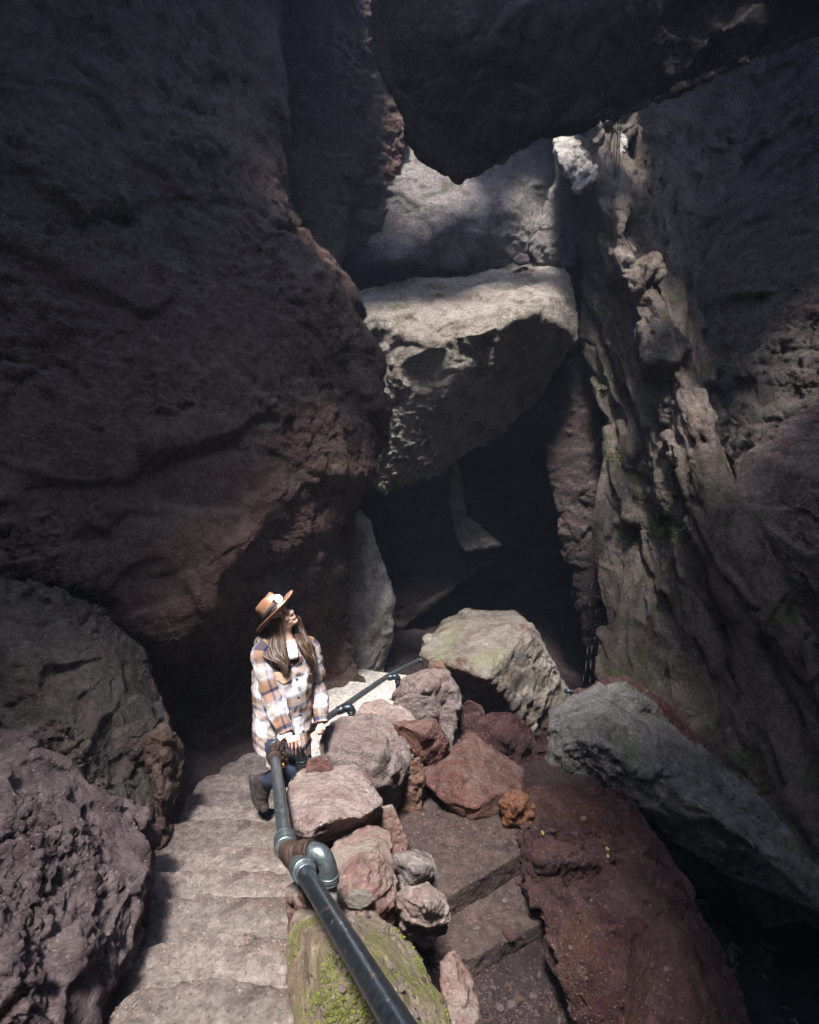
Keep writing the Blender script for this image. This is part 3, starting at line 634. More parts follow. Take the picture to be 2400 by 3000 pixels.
# ------------------------------------------------------------------ pipes
def tube(pts, r, n=20, caps=True):
    pts = np.asarray(pts, float); k = len(pts)
    rr = np.full(k, r) if np.isscalar(r) else np.asarray(r, float)
    T = np.gradient(pts, axis=0); T /= np.linalg.norm(T, axis=1)[:, None]
    a = np.array((0, 0, 1.)) if abs(T[0][2]) < .9 else np.array((1., 0, 0))
    V = []
    a = a - T[0] * a.dot(T[0]); a /= np.linalg.norm(a)
    for i in range(k):
        a = a - T[i] * a.dot(T[i]); a /= np.linalg.norm(a); b = np.cross(T[i], a)
        for j in range(n):
            t = 2 * math.pi * j / n; V.append(pts[i] + (a * math.cos(t) + b * math.sin(t)) * rr[i])
    Fc = [(i * n + j, i * n + (j + 1) % n, (i + 1) * n + (j + 1) % n, (i + 1) * n + j) for i in range(k - 1) for j in range(n)]
    if caps: Fc += [tuple(range(n))[::-1], tuple(range((k - 1) * n, k * n))]
    return V, Fc
def join(*ps):
    V, Fc = [], []
    for v, f in ps:
        b = len(V); V += list(v); Fc += [tuple(i + b for i in g) for g in f]
    return V, Fc
def seg(a, b, n=14): return np.linspace(np.asarray(a), np.asarray(b), n)
def bend(a, c, b, n=12):
    a, c, b = map(np.asarray, (a, c, b)); t = np.linspace(0, 1, n)[:, None]
    return (1 - t) ** 2 * a + 2 * t * (1 - t) * c + t ** 2 * b
def fitting(a, b, r, lip=.006, n=24):
    """a socketed pipe coupling: swollen body with a rolled lip at both ends"""
    a, b = np.asarray(a), np.asarray(b); t = np.array((0, .02, .1, .14, .3, .5, .7, .86, .9, .98, 1.))
    rr = np.array((r, r + lip, r + lip, r + lip * .3, r + lip * .9, r + lip * 1.3, r + lip * .9, r + lip * .3, r + lip, r + lip, r))
    return tube(a + (b - a) * t[:, None], rr, n)
M['blackpipe'] = flat_mat("dark_steel_pipe", (.035, .045, .055), .36, .7, .0012, 40, .5, .5)
M['steel'] = flat_mat("worn_steel_pipe", (.16, .19, .21), .38, .8, .0012, 35, .5, .6)
M['galv'] = flat_mat("galvanised_fitting", (.16, .19, .2), .4, .75, .0012, 50, .35, .45)
M['rustmetal'] = flat_mat("rusted_fitting", (.052, .03, .024), .6, .4, .002, 45, .5)
M['greypost'] = flat_mat("grey_painted_post", (.3, .31, .31), .6, .1, .0015, 30, .2)
rail = empty("pipe_handrail", P(949, 2620, 2.45), "dark steel pipe handrail with rusty tee and silver elbows descending along the stairs", "handrail")
RP = .0325
A0, A1 = P(1400, 3380, .98), P(886, 2545, 2.36)
B0, B1 = P(836, 2470, 2.52), P(806, 2222, 3.72)
TE = P(866, 2500, 2.44)
def part(name, vf, mat, parent=rail, label=None, **kw):
    o = link(name, vf[0], vf[1], mat, parent, **kw)
    if label: o["label"] = label
    return o
part("pipe", tube(seg(A0, A1, 10), RP + .002), M['blackpipe'], label="black painted lower pipe")
part("pipe", tube(seg(B0, B1, 10), RP), M['steel'], label="worn blue grey upper pipe")
dA = (A0 - A1) / np.linalg.norm(A0 - A1); dB = (B1 - B0) / np.linalg.norm(B1 - B0)
part("coupling", join(fitting(A1 - dA * .075, A1 + dA * .045, .043, .006), tube(seg(A1 - dA * .02, A1 + dA * .075, 6), .038)), M['galv'])
part("coupling", join(fitting(B0 - dB * .055, B0 + dB * .05, .042, .006), tube(seg(B0, B0 + dB * .09, 6), .038)), M['galv'])
E1 = P(922, 2494, 2.4); E2 = P(962, 2500, 2.38); E3 = P(964, 2572, 2.39)
part("tee", join(tube(seg(A1 - dA * .05, B0 - dB * .02, 8), [.042, .045, .048, .05, .05, .048, .045, .042]), fitting(TE, E1 + (TE - E1) * .15, .042, .006)), M['rustmetal'], label="rust brown tee")
part("elbow", join(tube(bend(E1 + (TE - E1) * .2, E2 + (E2 - E3) * .1, E3), [.036] + [.0375] * 10 + [.036]), fitting(E3 + (E2 - E3) * .15, E3 + (E3 - E2) * .15, .038, .005)), M['galv'])
part("post", tube(seg(E3, E3 + np.array((.0, .0, -.75)), 8), RP), M['greypost'])
# upper end at the woman's hand
U1 = P(800, 2186, 3.88); U2 = P(850, 2200, 3.93); U3 = P(884, 2208, 3.95); U4 = P(888, 2245, 3.96)
part("elbow", join(fitting(B1 - dB * .02, B1 + dB * .08, .042, .006), tube(bend(B1 + dB * .05, U1, U1 + (U2 - U1) * .5), .043)), M['rustmetal'], label="rust brown elbow")
part("pipe", tube(seg(U1 + (U2 - U1) * .3, U3, 6), .036), M['steel'])
part("elbow", join(tube(bend(U2, U3, U4), .042), fitting(U3 + (U4 - U3) * .4, U4, .043, .005)), M['blackpipe'])
part("post", tube(seg(U4, U4 + np.array((0, 0, -.55)), 6), .036), M['greypost'])
# far run
FP = [U1, P(905, 2140, 4.5), P(988, 2083, 5.25), P(1132, 1984, 6.85), P(1228, 1934, 7.8), P(1262, 1918, 8.4)]
part("pipe", tube(np.concatenate([seg(FP[k], FP[k + 1], 6) for k in range(5)])[[i for i in range(30) if i % 6 or i == 0]], .03), M['steel'], label="long far pipe running down beside the pale steps")
for (a, b, c, e) in (((985, 2085, 5.25), (1030, 2068, 5.25), (1030, 2085, 5.25), 2150), ((1134, 1986, 6.85), (1166, 1980, 6.85), (1167, 1996, 6.85), 2050), ((1224, 1936, 7.8), (1256, 1930, 7.8), (1257, 1940, 7.8), 1975)):
    a_, b_, c_ = P(*a), P(*b), P(*c); mid = a_ + (b_ - a_) * .55
    part("elbow", join(fitting(a_ + (mid - a_) * .1, mid, .033, .006, 16), tube(bend(mid, b_, c_), .037, 16), fitting(c_ + (b_ - c_) * .2, c_ + (c_ - b_) * .25, .037, .006, 16)), M['blackpipe'])
    d_ = c_.copy(); d_[2] -= .5
    part("post", tube(seg(c_, d_, 6), .031, 16), M['blackpipe'])
tag(part("pipe", tube(np.concatenate([seg(P(1655, 2024, 7.6), P(1720, 2030, 7.6), 6), bend(P(1724, 2030, 7.6), P(1745, 2032, 7.6), P(1746, 2060, 7.6))[1:]]), .03), M['blackpipe'], None), "thin dark pipe end behind the lichen topped boulder at the water drips", "pipe")
# rusty chain hanging at the hand
def ring(c, ax1, ax2, R1, R2, r, n=14, m=6):
    t = np.linspace(0, 2 * math.pi, n + 1)[:-1]; pts = [c + ax1 * math.cos(a) * R1 + ax2 * math.sin(a) * R2 for a in t]
    V = []; Fc = []; nn = np.cross(ax1, ax2)
    for i, p in enumerate(pts):
        o = (p - c) / np.linalg.norm(p - c)
        for j in range(m):
            b = 2 * math.pi * j / m; V.append(p + (o * math.cos(b) + nn * math.sin(b)) * r)
    for i in range(n):
        for j in range(m):
            Fc.append((i * m + j, ((i + 1) % n) * m + j, ((i + 1) % n) * m + (j + 1) % m, i * m + (j + 1) % m))
    return V, Fc
ch = empty("rusty_chain", P(826, 2240, 3.78), "small rusty chain dangling from the rail elbow under the woman's sleeve", "chain")
rc = random.Random(5); ex, ey, ez = np.eye(3)
links = []
for i in range(16):
    c = P(818 + rc.uniform(-6, 22), 2180 + i * 4.2, 3.74 + rc.uniform(-.03, .03)); a = rc.uniform(0, 3.1)
    links.append(ring(c, ex * math.cos(a) + ey * math.sin(a), ez, .014, .02, .0045))
o = part("chain_links", join(*links), M['rustmetal'], ch)
M['brass'] = flat_mat("dull_brass", (.38, .25, .08), .4, .8)
part("tag_plate", tube(seg(P(829, 2235, 3.73), P(830, 2250, 3.73), 4), [.008, .012, .012, .006], 8), M['brass'], ch)

# ------------------------------------------------------------------ loose stones, gravel, twigs, leaves
from mathutils.bvhtree import BVHTree
def bvh(objs):
    V, Fc = [], []
    for o in objs:
        mw = Matrix.Translation(o.location if o.parent is None else o.parent.location + o.location); b = len(V)
        V += [mw @ v.co for v in o.data.vertices]; Fc += [[i + b for i in p.vertices] for p in o.data.polygons]
    return BVHTree.FromPolygons(V, Fc)
slab = [o for o in COL.objects if o.name.startswith("rock_slab")][0]
mossrock = [o for o in COL.objects if o.get("label", "").startswith("big mossy")][0]
block_ = [o for o in COL.objects if o.get('label', '').startswith('bulky dark red')][0]
BR = bvh([o for o in rs.children] + [slab, mossrock, block_]); BL = bvh(list(st.children))
def hit(px, py, tree):
    d = Vector(P(px, py, 1.) - np.array((0, 0, CZ))).normalized(); r = tree.ray_cast(Vector((0, 0, CZ)), d)
    return r[0], r[1]
def pebble_mesh(r, seed):
    bm = bmesh.new(); bmesh.ops.create_icosphere(bm, subdivisions=2, radius=1); rn = random.Random(seed)
    for _ in range(6):
        n = Vector((rn.gauss(0, 1), rn.gauss(0, 1), rn.gauss(0, 1))).normalized(); h = rn.uniform(.55, .85)
        for v in bm.verts:
            e = v.co.dot(n) - h
            if e > 0: v.co -= n * e
    for v in bm.verts: v.co *= r; v.co.z *= .75
    me = bpy.data.meshes.new("pebble"); bm.to_mesh(me); bm.free(); return me
PM = [pebble_mesh(1., k) for k in range(5)]
for k, me in enumerate(PM): me.materials.append(M[('pink', 'red', 'greypink', 'pale', 'brown')[k]])
rp = random.Random(11); cnt = 0
PEB = [(1490, 2745, .042), (1560, 2770, .035), (1555, 2650, .03), (1500, 2620, .022), (1520, 2590, .03), (1550, 2600, .028), (1480, 2640, .02), (1575, 2790, .02), (1545, 2800, .018), (1350, 2620, .025), (1370, 2615, .02), (1555, 2795, .045 / 2), (1500, 2950, .03), (1465, 2955, .024), (1520, 2935, .03), (1560, 2925, .028), (1440, 2990, .02), (1490, 2890, .02), (1580, 2860, .02), (1430, 2830, .02), (1390, 2960, .022), (1600, 2960, .02), (1410, 2480, .014), (1300, 2560, .016), (1240, 2390, .016), (1215, 2370, .015), (1330, 2420, .014), (1350, 2440, .012), (1290, 2470, .015), (1450, 2440, .014), (1270, 2430, .013), (1400, 2720, .012), (1460, 2690, .012), (1190, 2380, .014), (1480, 2470, .014), (1370, 2490, .01)]
for i in range(24): PEB.append((rp.uniform(1200, 1640), rp.uniform(2380, 2990), rp.uniform(.007, .014)))
def place(px, py, r, tree, me, name, label, group, cat):
    h, n = hit(px, py, tree)
    if h is None or n.z < .3: return
    o = bpy.data.objects.new(name, me); COL.objects.link(o); o.location = h + n * r * .45
    o.scale = (r * rp.uniform(.9, 1.25), r * rp.uniform(.8, 1.1), r); o.rotation_euler = (rp.uniform(-.3, .3), rp.uniform(-.3, .3), rp.uniform(0, 6))
    tag(o, label, cat, group)
for i, (a, b, r) in enumerate(PEB):
    place(a, b, r, BR, PM[rp.randrange(5)], "pebble", "loose pebble lying on the dirty right hand steps", "loose pebbles on the dirty steps", "pebble")
for i in range(14):
    place(rp.uniform(940, 1220), rp.uniform(2680, 2900), rp.uniform(.006, .016), bvh([mossrock]) if i == 0 else BM, PM[rp.choice((0, 3, 2))], "pebble", "small pale pebble lying on the mossy rock", "pebbles on the mossy rock", "pebble") if i else None
    if i == 0: BM = bvh([mossrock])
BS0 = bvh([slab, block_])
for i in range(22):
    place(rp.uniform(1560, 1960), rp.uniform(2340, 2950), rp.uniform(.008, .026), BS0, PM[rp.choice((0, 1, 1, 2, 4))], "pebble", "small stone lying on the big red slab or its block", "stones on the red slab", "pebble")
gv, gf = [], []
g0 = [(Vector(v.co), ) for v in PM[0].vertices]
bmx = bmesh.new(); bmesh.ops.create_icosphere(bmx, subdivisions=1, radius=1); gV = np.array([v.co[:] for v in bmx.verts]); gF = [[v.index for v in f.verts] for f in bmx.faces]; bmx.free()
def grit(px, py, tree, r):
    h, n = hit(px, py, tree)
    if h is None or n.z < .25: return
    b = len(gv); q = gV * (1 + np.random.RandomState(b % 9973).uniform(-.3, .3, gV.shape)) * r
    gv.extend(q + np.array(h) + np.array((0, 0, r * .2))); gf.extend([[i + b for i in f] for f in gF])
for i in range(2600):
    u = rp.random()
    if u < .45: grit(rp.gauss(1290, 70), rp.gauss(2440, 50), BR, rp.uniform(.003, .008))
    elif u < .8: grit(rp.uniform(1380, 1720), rp.uniform(2800, 3000), BR, rp.uniform(.003, .009))
    else: grit(rp.uniform(1200, 1900), rp.uniform(2400, 3000), BR, rp.uniform(.003, .007))
tag(link("gravel", gv, gf, rock_mat("gravel_bits", (.085, .05, .048), (.15, .1, .09), (.05, .03, .03), 9., speck=.1, bump=.3, dust=0)), "fine dark gravel strewn over the dirty steps", "gravel", None, "stuff")
gv, gf = [], []
for i in range(260):
    sd_ = rp.random() < .6
    py = rp.uniform(2330, 2990); xl, xr = np.interp(py, *LEFT), np.interp(py, *RIGHT)
    grit(xl + rp.random() ** 2 * 60 if sd_ else xr - rp.random() ** 2 * 60, py, BL, rp.uniform(.003, .009))
tag(link("gravel", gv, gf, M['pinkred']), "loose grit gathered along the edges of the pale stairs", "gravel", None, "stuff")
M['twig'] = flat_mat("dry_twig", (.16, .08, .045), .8)
M['leaf'] = flat_mat("yellow_leaf", (.25, .2, .07), .7)
BS = bvh([slab, block_])
for q, lb_ in (([(1763, 2442), (1768, 2460), (1772, 2478)], "straight dry orange twig lying on the red slab"), ([(1795, 2520), (1808, 2530), (1816, 2543)], "short bent twig lying lower on the red slab")):
    pts = [hit(a, b, BS)[0] for a, b in q]
    if all(pts): tag(link("twig", *tube(crom(np.array([np.array(p) + np.array((0, 0, .008)) for p in pts]), 9), .004, 8), M['twig']), lb_, "twig")
def leaf(px, py, s, a, tree, label, group=None):
    h, n = hit(px, py, tree)
    if h is None: return
    V = []; Fc = []
    for i in range(7):
        t = i / 6; wd = math.sin(math.pi * min(.98, max(.02, t)) ** .8) * .38
        for j in (-1, 0, 1): V.append(((t - .5) * s, j * wd * s, .006 + .12 * s * abs(j) * wd + .05 * s * math.sin(3 * t)))
    for i in range(6):
        for j in range(2): Fc.append((i * 3 + j, i * 3 + j + 1, i * 3 + j + 4, i * 3 + j + 3))
    b = len(V); V += [(x, y, z - .002) for x, y, z in V]; Fc += [tuple(k + b for k in f[::-1]) for f in Fc]
    Rm = n.to_track_quat('Z', 'Y').to_matrix() @ Matrix.Rotation(a, 3, 'Z')
    tag(link("leaf", [np.array(Rm @ Vector(v) + h) for v in V], Fc, M['leaf']), label, "leaf", group)
leaf(1778, 2488, .04, .6, BS, "larger yellow leaf fallen on the red slab beside the straight twig")
leaf(1781, 2509, .03, 2., BS, "small yellow leaf below the larger one on the red slab")
leaf(1588, 2440, .035, 1., BS, "small dry leaf at the near edge of the red slab")

rw = [o for o in COL.objects if o.get("label", "").startswith("jagged right cave wall")][0]
BW = bvh([rw]); gv, gf = [], []
for cx_, cy_, sx_, sy_, n_ in ((1945, 1545, 26, 22, 420), (1850, 1578, 12, 12, 170), (1775, 1120, 14, 16, 120), (1800, 1330, 20, 20, 90)):
    for i in range(n_):
        h, n = hit(rp.gauss(cx_, sx_), rp.gauss(cy_, sy_), BW)
        if h is None: continue
        b = len(gv); r = rp.uniform(.008, .022); q = gV * (1 + np.random.RandomState(i).uniform(-.4, .4, gV.shape)) * r * np.array((1, 1, .7))
        gv.extend(q + np.array(h + n * r * .3)); gf.extend([[k + b for k in f] for f in gF])
mm_ = rock_mat("green_moss", (.05, .1, .012), (.1, .17, .025), (.035, .06, .01), 8., speck=.1, bump=.3)
tag(link("moss", gv, gf, mm_), "bright green moss cushions on the ledges of the right wall", "moss", None, "stuff")

gv, gf = [], []
for i in range(1500):
    px_, py_ = rp.uniform(860, 1320), rp.uniform(2640, 3000)
    h, n = hit(px_, py_, BM)
    if h is None or n.z < .1: continue
    m_ = fbm(np.array([[h.x, h.y, h.z]]) * 5, 3, .55, 404)[0]
    if m_ < .02: continue
    b = len(gv); r = rp.uniform(.003, .0085); q = gV * (1 + np.random.RandomState(i).uniform(-.4, .4, gV.shape)) * r * np.array((1, 1, .55))
    gv.extend(q + np.array(h + n * r * .2)); gf.extend([[k + b for k in f] for f in gF])
tag(link("moss", gv, gf, rock_mat("yellow_moss", (.13, .15, .025), (.2, .21, .04), (.08, .09, .02), 8., speck=.1, bump=.3, dust=0)), "yellow green moss tufts on the foreground rock under the pipe", "moss", None, "stuff")

# ------------------------------------------------------------------ water
def water():
    xs = np.arange(1.2, 9, .05); ys = np.arange(1.5, 9.5, .05); gx, gy = np.meshgrid(xs, ys)
    p = np.stack([gx.ravel() * 1., gy.ravel() * 2.2, np.zeros(gx.size)], 1)
    cx = 2.9 + (gy.ravel() - 4) * -.55; s_ = np.exp(-((gx.ravel() - cx - .9) / .5) ** 2)
    z = CZ - 6.0 + fbm(p * 3, 4, .55, 77) * (.012 + .06 * s_) + s_ * .05
    ii = np.arange(gx.size).reshape(gx.shape); q = np.stack([ii[:-1, :-1], ii[:-1, 1:], ii[1:, 1:], ii[1:, :-1]], -1).reshape(-1, 4)
    t = NT("dark_stream"); v = t.coord(scale=(1, .5, 1)); n = t.noise(v, 7, 9, .7, .8)
    g = t.n("ShaderNodeNewGeometry"); sx = t.n("ShaderNodeSeparateXYZ"); t.l(g.outputs['Position'], sx.inputs[0])
    f = t.math('MULTIPLY', t.ramp(sx.outputs[2], CZ - 6.0 + .015, CZ - 6.0 + .06), t.ramp(n, .54, .7))
    t.l(t.mix(f, (.006, .01, .012), (.3, .34, .36)), t.b.inputs['Base Color']); t.l(t.ramp(f, 0, 1, .06, .5), t.b.inputs['Roughness'])
    t.l(t.bump(t.noise(v, 14, 6, .6), .02), t.b.inputs['Normal'])
    o = link("water", np.stack([gx.ravel(), gy.ravel(), z], 1), q, t.m); tag(o, "dark stream with a thin foam streak at the bottom of the pit", None, None, "structure")
water()
t = NT("water_drop"); t.b.inputs['Base Color'].default_value = (.5, .54, .58, 1); t.b.inputs['Roughness'].default_value = .15; t.b.inputs['Transmission Weight'].default_value = 0.
M['drop'] = t.m
me = None
for (px, py, ln, dd) in [(1735, 1640, 14, 8.5), (1734, 1668, 10, 8.5), (1754, 1665, 16, 8.4), (1752, 1700, 12, 8.4), (1733, 1712, 10, 8.5), (1731, 1722, 8, 8.5), (1751, 1748, 10, 8.4), (1728, 1770, 14, 8.5), (1747, 1790, 12, 8.4), (1745, 1830, 10, 8.4), (1742, 1868, 10, 8.4), (1720, 1905, 30, 8.5), (1733, 1900, 26, 8.4), (1716, 1950, 36, 8.5), (1730, 1945, 30, 8.4), (1709, 1985, 26, 8.5), (1728, 1990, 24, 8.4), (1793, 1100, 14, 9.2), (1790, 1390 - 270, 10, 9.2), (1784, 1005, 8, 9.3)]:
    if me is None:
        o = link("water_drop", *tube(seg((0, 0, 0), (0, 0, 1), 7), [.2, .7, 1, 1, .8, .5, .15], 8), M['drop'], origin=(0, 0, 0)); me = o.data
    else:
        o = bpy.data.objects.new("water_drop", me); COL.objects.link(o)
    o.location = Vector(P(px, py + ln / 2, dd)); o.scale = (.0024, .0024, ln * dd / F)
    tag(o, "falling water drop streaking down in front of the dark hollow", "water drop", "water drops falling beside the right wall")
M['root'] = flat_mat("dark_root", (.03, .024, .02), .9)
for q, r in (([(1812, 330), (1808, 430), (1800, 540), (1796, 640)], .007), ([(1820, 330), (1815, 450), (1812, 560), (1806, 660)], .006), ([(1806, 340), (1800, 420), (1798, 500), (1790, 590)], .005)):
    tag(link("hanging_root", *tube(crom(np.array([P(a, b, 9.5) for a, b in q]), 24), r, 8), M['root']), "thin dark root dangling before the sunlit patch of the right wall", "root", "roots hanging below the ceiling gap")

# ------------------------------------------------------------------ thin haze added to lift the shadows blue
HAZE = .0022
if HAZE:
    q = [(x, y, z) for z in (-4.8, 12.5) for x, y in ((-10, -6), (11, -6), (11, 21), (-10, 21))]
    hz_m = bpy.data.materials.new("shadow_haze"); hz_m.use_nodes = True; ht = hz_m.node_tree; ht.nodes.remove(ht.nodes["Principled BSDF"])
    pv = ht.nodes.new("ShaderNodeVolumePrincipled"); pv.inputs['Density'].default_value = HAZE; pv.inputs['Color'].default_value = (.6, .72, 1, 1); pv.inputs['Anisotropy'].default_value = .2
    ht.links.new(pv.outputs[0], ht.nodes["Material Output"].inputs['Volume'])
    hz = link("haze", q, [(3, 2, 1, 0), (4, 5, 6, 7), (0, 1, 5, 4), (1, 2, 6, 5), (2, 3, 7, 6), (3, 0, 4, 7)], hz_m, sm=False); tag(hz, "thin bluish haze added to lift the shadows of the cavern", None, None, "stuff")

# ------------------------------------------------------------------ the woman
D0 = 4.2
def PW(x, y, dd=0.): return P(700 + x / 2.875, 1700 + y / 2.875, D0 + dd)
_s = bmesh.new(); bmesh.ops.create_uvsphere(_s, u_segments=14, v_segments=9, radius=1); SPH = np.array([v.co[:] for v in _s.verts]); _s.free()
def cap(a, b, ra, rb): return hull(np.concatenate([SPH * ra + np.asarray(a), SPH * rb + np.asarray(b)]))
def chain(pts, rs): return [cap(pts[i], pts[i + 1], rs[i], rs[i + 1]) for i in range(len(pts) - 1)]
def nrm(v): v = np.asarray(v, float); return v / np.linalg.norm(v)
cu = np.array((0, sp, cp)); ct = np.array((0, -cp, sp)); cr = np.array((1., 0, 0))
hu = nrm(-.7 * cr + .68 * cu + .12 * ct); hf = .66 * cr + .5 * cu + .58 * ct; hf = nrm(hf - hu * hf.dot(hu)); hr = np.cross(hf, hu)
HC = PW(352, 300, -.02)
def H(x, y, z): return HC + hr * x + hf * y + hu * z
def ell(c, r):
    B = np.stack([hr, hf, hu]); return hull((SPH * np.array(r)) @ B + H(*c))
wr = empty("person", PW(420, 1930, 0), "woman in brown hat and plaid shirt jacket leaning on the handrail, looking up", "person")
tR = nrm((.87, .5, 0)); tF = nrm((.5, -.87, 0))
# skeleton points
shR, elR, wrR = PW(205, 610, -.1), PW(300, 1020, -.16), PW(408, 1305, -.26)
shL, elL, wrL = PW(585, 560, .12), PW(660, 950, .14), PW(690, 1190, .06)
neck0, neck1 = PW(415, 570, 0), PW(385, 430, 0)
pel = PW(370, 1330, 0)
hipR, knR, anR = PW(290, 1340, -.06), PW(428, 1640, -.22), PW(235, 1690, .08)
hipL, knL, anL = PW(470, 1340, .06), PW(540, 1620, .02), PW(560, 1900, .15)
body = [ell((0, -.005, .03), (.074, .094, .098)), ell((0, .03, -.045), (.056, .062, .07)), ell((0, .062, -.098), (.024, .022, .02)),
        ell((0, .078, .03), (.05, .02, .02)), ell((.032, .07, -.035), (.026, .02, .022)), ell((-.032, .07, -.035), (.026, .02, .022)),
        ell((.076, -.005, -.015), (.012, .02, .032)), ell((-.076, -.005, -.015), (.012, .02, .032)),
        hull(np.concatenate([SPH * .007 + H(0, .094, .018), SPH * .011 + H(0, .112, -.034), SPH * .008 + H(.012, .097, -.038), SPH * .008 + H(-.012, .097, -.038)])),
        ell((0, .09, -.066), (.021, .009, .006)), ell((0, .088, -.078), (.019, .009, .007))]
body += chain([neck0, neck1, H(0, .0, -.05)], [.06, .052, .05])
body += chain([neck0, PW(395, 700, 0), PW(375, 1000, 0), pel], [.08, .13, .12, .14])
body += chain([neck0, shR, elR, wrR], [.06, .05, .04, .026]) + chain([neck0, shL, elL, wrL], [.06, .05, .04, .026])
body += chain([hipR, knR, anR], [.08, .055, .04]) + chain([hipL, knL, anL], [.08, .055, .04])
body += [cap(pel, hipR, .12, .08), cap(pel, hipL, .12, .08)]
# right hand lying over the rail end, back of the hand to the camera
pm = PW(430, 1335, -.3); kn = [PW(420, 1362, -.33), PW(450, 1356, -.34), PW(482, 1348, -.34), PW(510, 1340, -.32)]
body += [cap(wrR, pm, .026, .026)] + [cap(pm, k, .02, .0115) for k in kn] + [cap(kn[i], kn[i + 1], .011, .011) for i in range(3)]
for k, (m, e) in zip(kn, [((418, 1402), (428, 1442)), ((448, 1412), (456, 1468)), ((482, 1410), (484, 1472)), ((514, 1392), (516, 1442))]):
    body += chain([k, PW(*m, -.335), PW(*e, -.3)], [.0095, .0085, .0072])
body += chain([PW(455, 1325, -.3), PW(505, 1318, -.32), PW(520, 1345, -.31)], [.015, .012, .009])
# left hand hanging, fingers curled
ph = PW(692, 1232, .03); body += [cap(wrL, ph, .026, .028)]
for i in range(4):
    k = PW(672 + i * 15, 1262 - i * 4, .0 - .012 * i)
    body += [cap(ph, k, .022, .0125)] + chain([k, PW(668 + i * 14, 1288 - i * 3, -.02), PW(680 + i * 10, 1300 - i * 5, .01)], [.0095, .0085, .0075])
body += chain([PW(672, 1235, .0), PW(655, 1262, -.02), PW(662, 1285, -.025)], [.014, .011, .009])
BV, BQ = union(body, .0042); BV = smooth(BV, BQ, 3)
t = NT("skin"); n = t.noise(t.coord(), 30, 4); t.l(t.mix(n, (.6, .37, .29), (.7, .46, .37)), t.b.inputs['Base Color']); t.b.inputs['Roughness'].default_value = .5
t.b.inputs['Subsurface Weight'].default_value = .15; t.b.inputs['Subsurface Radius'].default_value = (.01, .004, .002)
M['skin'] = t.m; M['lip'] = flat_mat("lip_colour", (.42, .19, .17), .45)
C_ = BV[BQ].mean(1) - HC; lx, ly, lz = C_ @ hr, C_ @ hf, C_ @ hu
lip = (np.abs(lx) < .023 - 40 * (lz + .072) ** 2 * 4) & (ly > .08) & (lz < -.058) & (lz > -.086)
link("body", BV, BQ, None, wr, mats=[M['skin'], M['lip']], midx=lip.astype(int))
M['eye'] = flat_mat("eye_dark", (.05, .035, .03), .25); M['brow'] = flat_mat("brow_hair", (.06, .035, .025), .8)
for s in (-1, 1):
    link("eye", *ell((s * .032, .083, .002), (.014, .008, .006)), M['eye'], wr)
    link("eyebrow", *ell((s * .033, .091, .021), (.019, .006, .004)), M['brow'], wr)

# shirt jacket: torso and two sleeves, plaid by cloth coordinates
def loft(rings, uvs, n):
    V = np.concatenate(rings); k = len(rings)
    Fc = [(i * n + j, i * n + (j + 1), (i + 1) * n + (j + 1), (i + 1) * n + j) for i in range(k - 1) for j in range(n - 1)]
    return V, Fc, np.concatenate(uvs)
def torso():
    rows = [(545, 412, .068, .062, 0), (562, 408, .11, .075, 0), (585, 400, .165, .095, 0), (640, 392, .2, .12, 0), (720, 384, .213, .138, 0), (850, 376, .212, .145, 5), (1000, 370, .208, .142, 15), (1120, 366, .21, .142, 30), (1230, 366, .206, .142, 45), (1330, 370, .206, .144, 70), (1400, 374, .208, .145, 85)]
    A = np.array(rows, float); A = crom(A, 90); n = 121; rings, uvs = [], []
    for k, (y, x, hw, hd, hem) in enumerate(A):
        ts = np.linspace(0, 2 * math.pi, n); rg, uv = [], []
        for a in ts:
            c, s = math.cos(a), math.sin(a)
            sx_ = math.copysign(abs(c) ** .85, c); sy_ = math.copysign(abs(s) ** .85, s)
            q = PW(x, y + hem * (c * .75 + .35 * s) - (34 * max(0, 1 - k / 18) * abs(c) if k < 18 else 0) * 0, 0) + tR * hw * sx_ + tF * hd * sy_
            rg.append(q); uv.append((a * .19, (1400 - y) / 2.875 / 405))
        rings.append(np.array(rg)); uvs.append(np.array(uv))
    return loft(rings, uvs, n)
def sleeve(pts, rs, sgn, u0, cuff):
    A = crom(np.array(pts), 80); rr = np.interp(np.linspace(0, 1, 80), np.linspace(0, 1, len(rs)), rs)
    T = np.gradient(A, axis=0); T /= np.linalg.norm(T, axis=1)[:, None]; L = np.concatenate([[0], np.cumsum(np.linalg.norm(np.diff(A, axis=0), axis=1))])
    n = 49; rings, uvs = [], []; a = tF.copy()
    for i in range(80):
        a = a - T[i] * a.dot(T[i]); a = nrm(a); b = np.cross(T[i], a); ts = np.linspace(0, 2 * math.pi, n)
        w_ = rr[i] * (1 + .05 * math.sin(L[i] * 62 + 1) * (.4 + .6 * (i / 80)))
        rings.append(np.array([A[i] + (a * math.cos(q) + b * math.sin(q)) * w_ for q in ts])); uvs.append(np.array([(u0 + q * .075, .99 - L[i]) for q in ts]))
    return loft(rings, uvs, n)
parts = [torso(),
         sleeve([PW(290, 575, -.04), shR, PW(235, 830, -.13), elR, PW(360, 1190, -.22), PW(402, 1290, -.26)], [.07, .076, .07, .066, .058, .04], 1, .05, 0),
         sleeve([PW(505, 540, .07), shL, PW(628, 760, .14), elL, PW(680, 1090, .1), PW(692, 1200, .05)], [.07, .074, .07, .066, .06, .042], -1, .02, 0)]
V = []; Fc = []; UV = []
for v, f, uv in parts:
    b = len(V); V += list(v); Fc += [tuple(i + b for i in g) for g in f]; UV += list(uv)
V = np.array(V); UV = np.array(UV)
Qs = np.array(Fc); N = normals(V, Qs)
sq = (V - V.mean(0)) @ np.array([[1, 0, .35], [0, 1, .2], [-.35, 0, .55]])
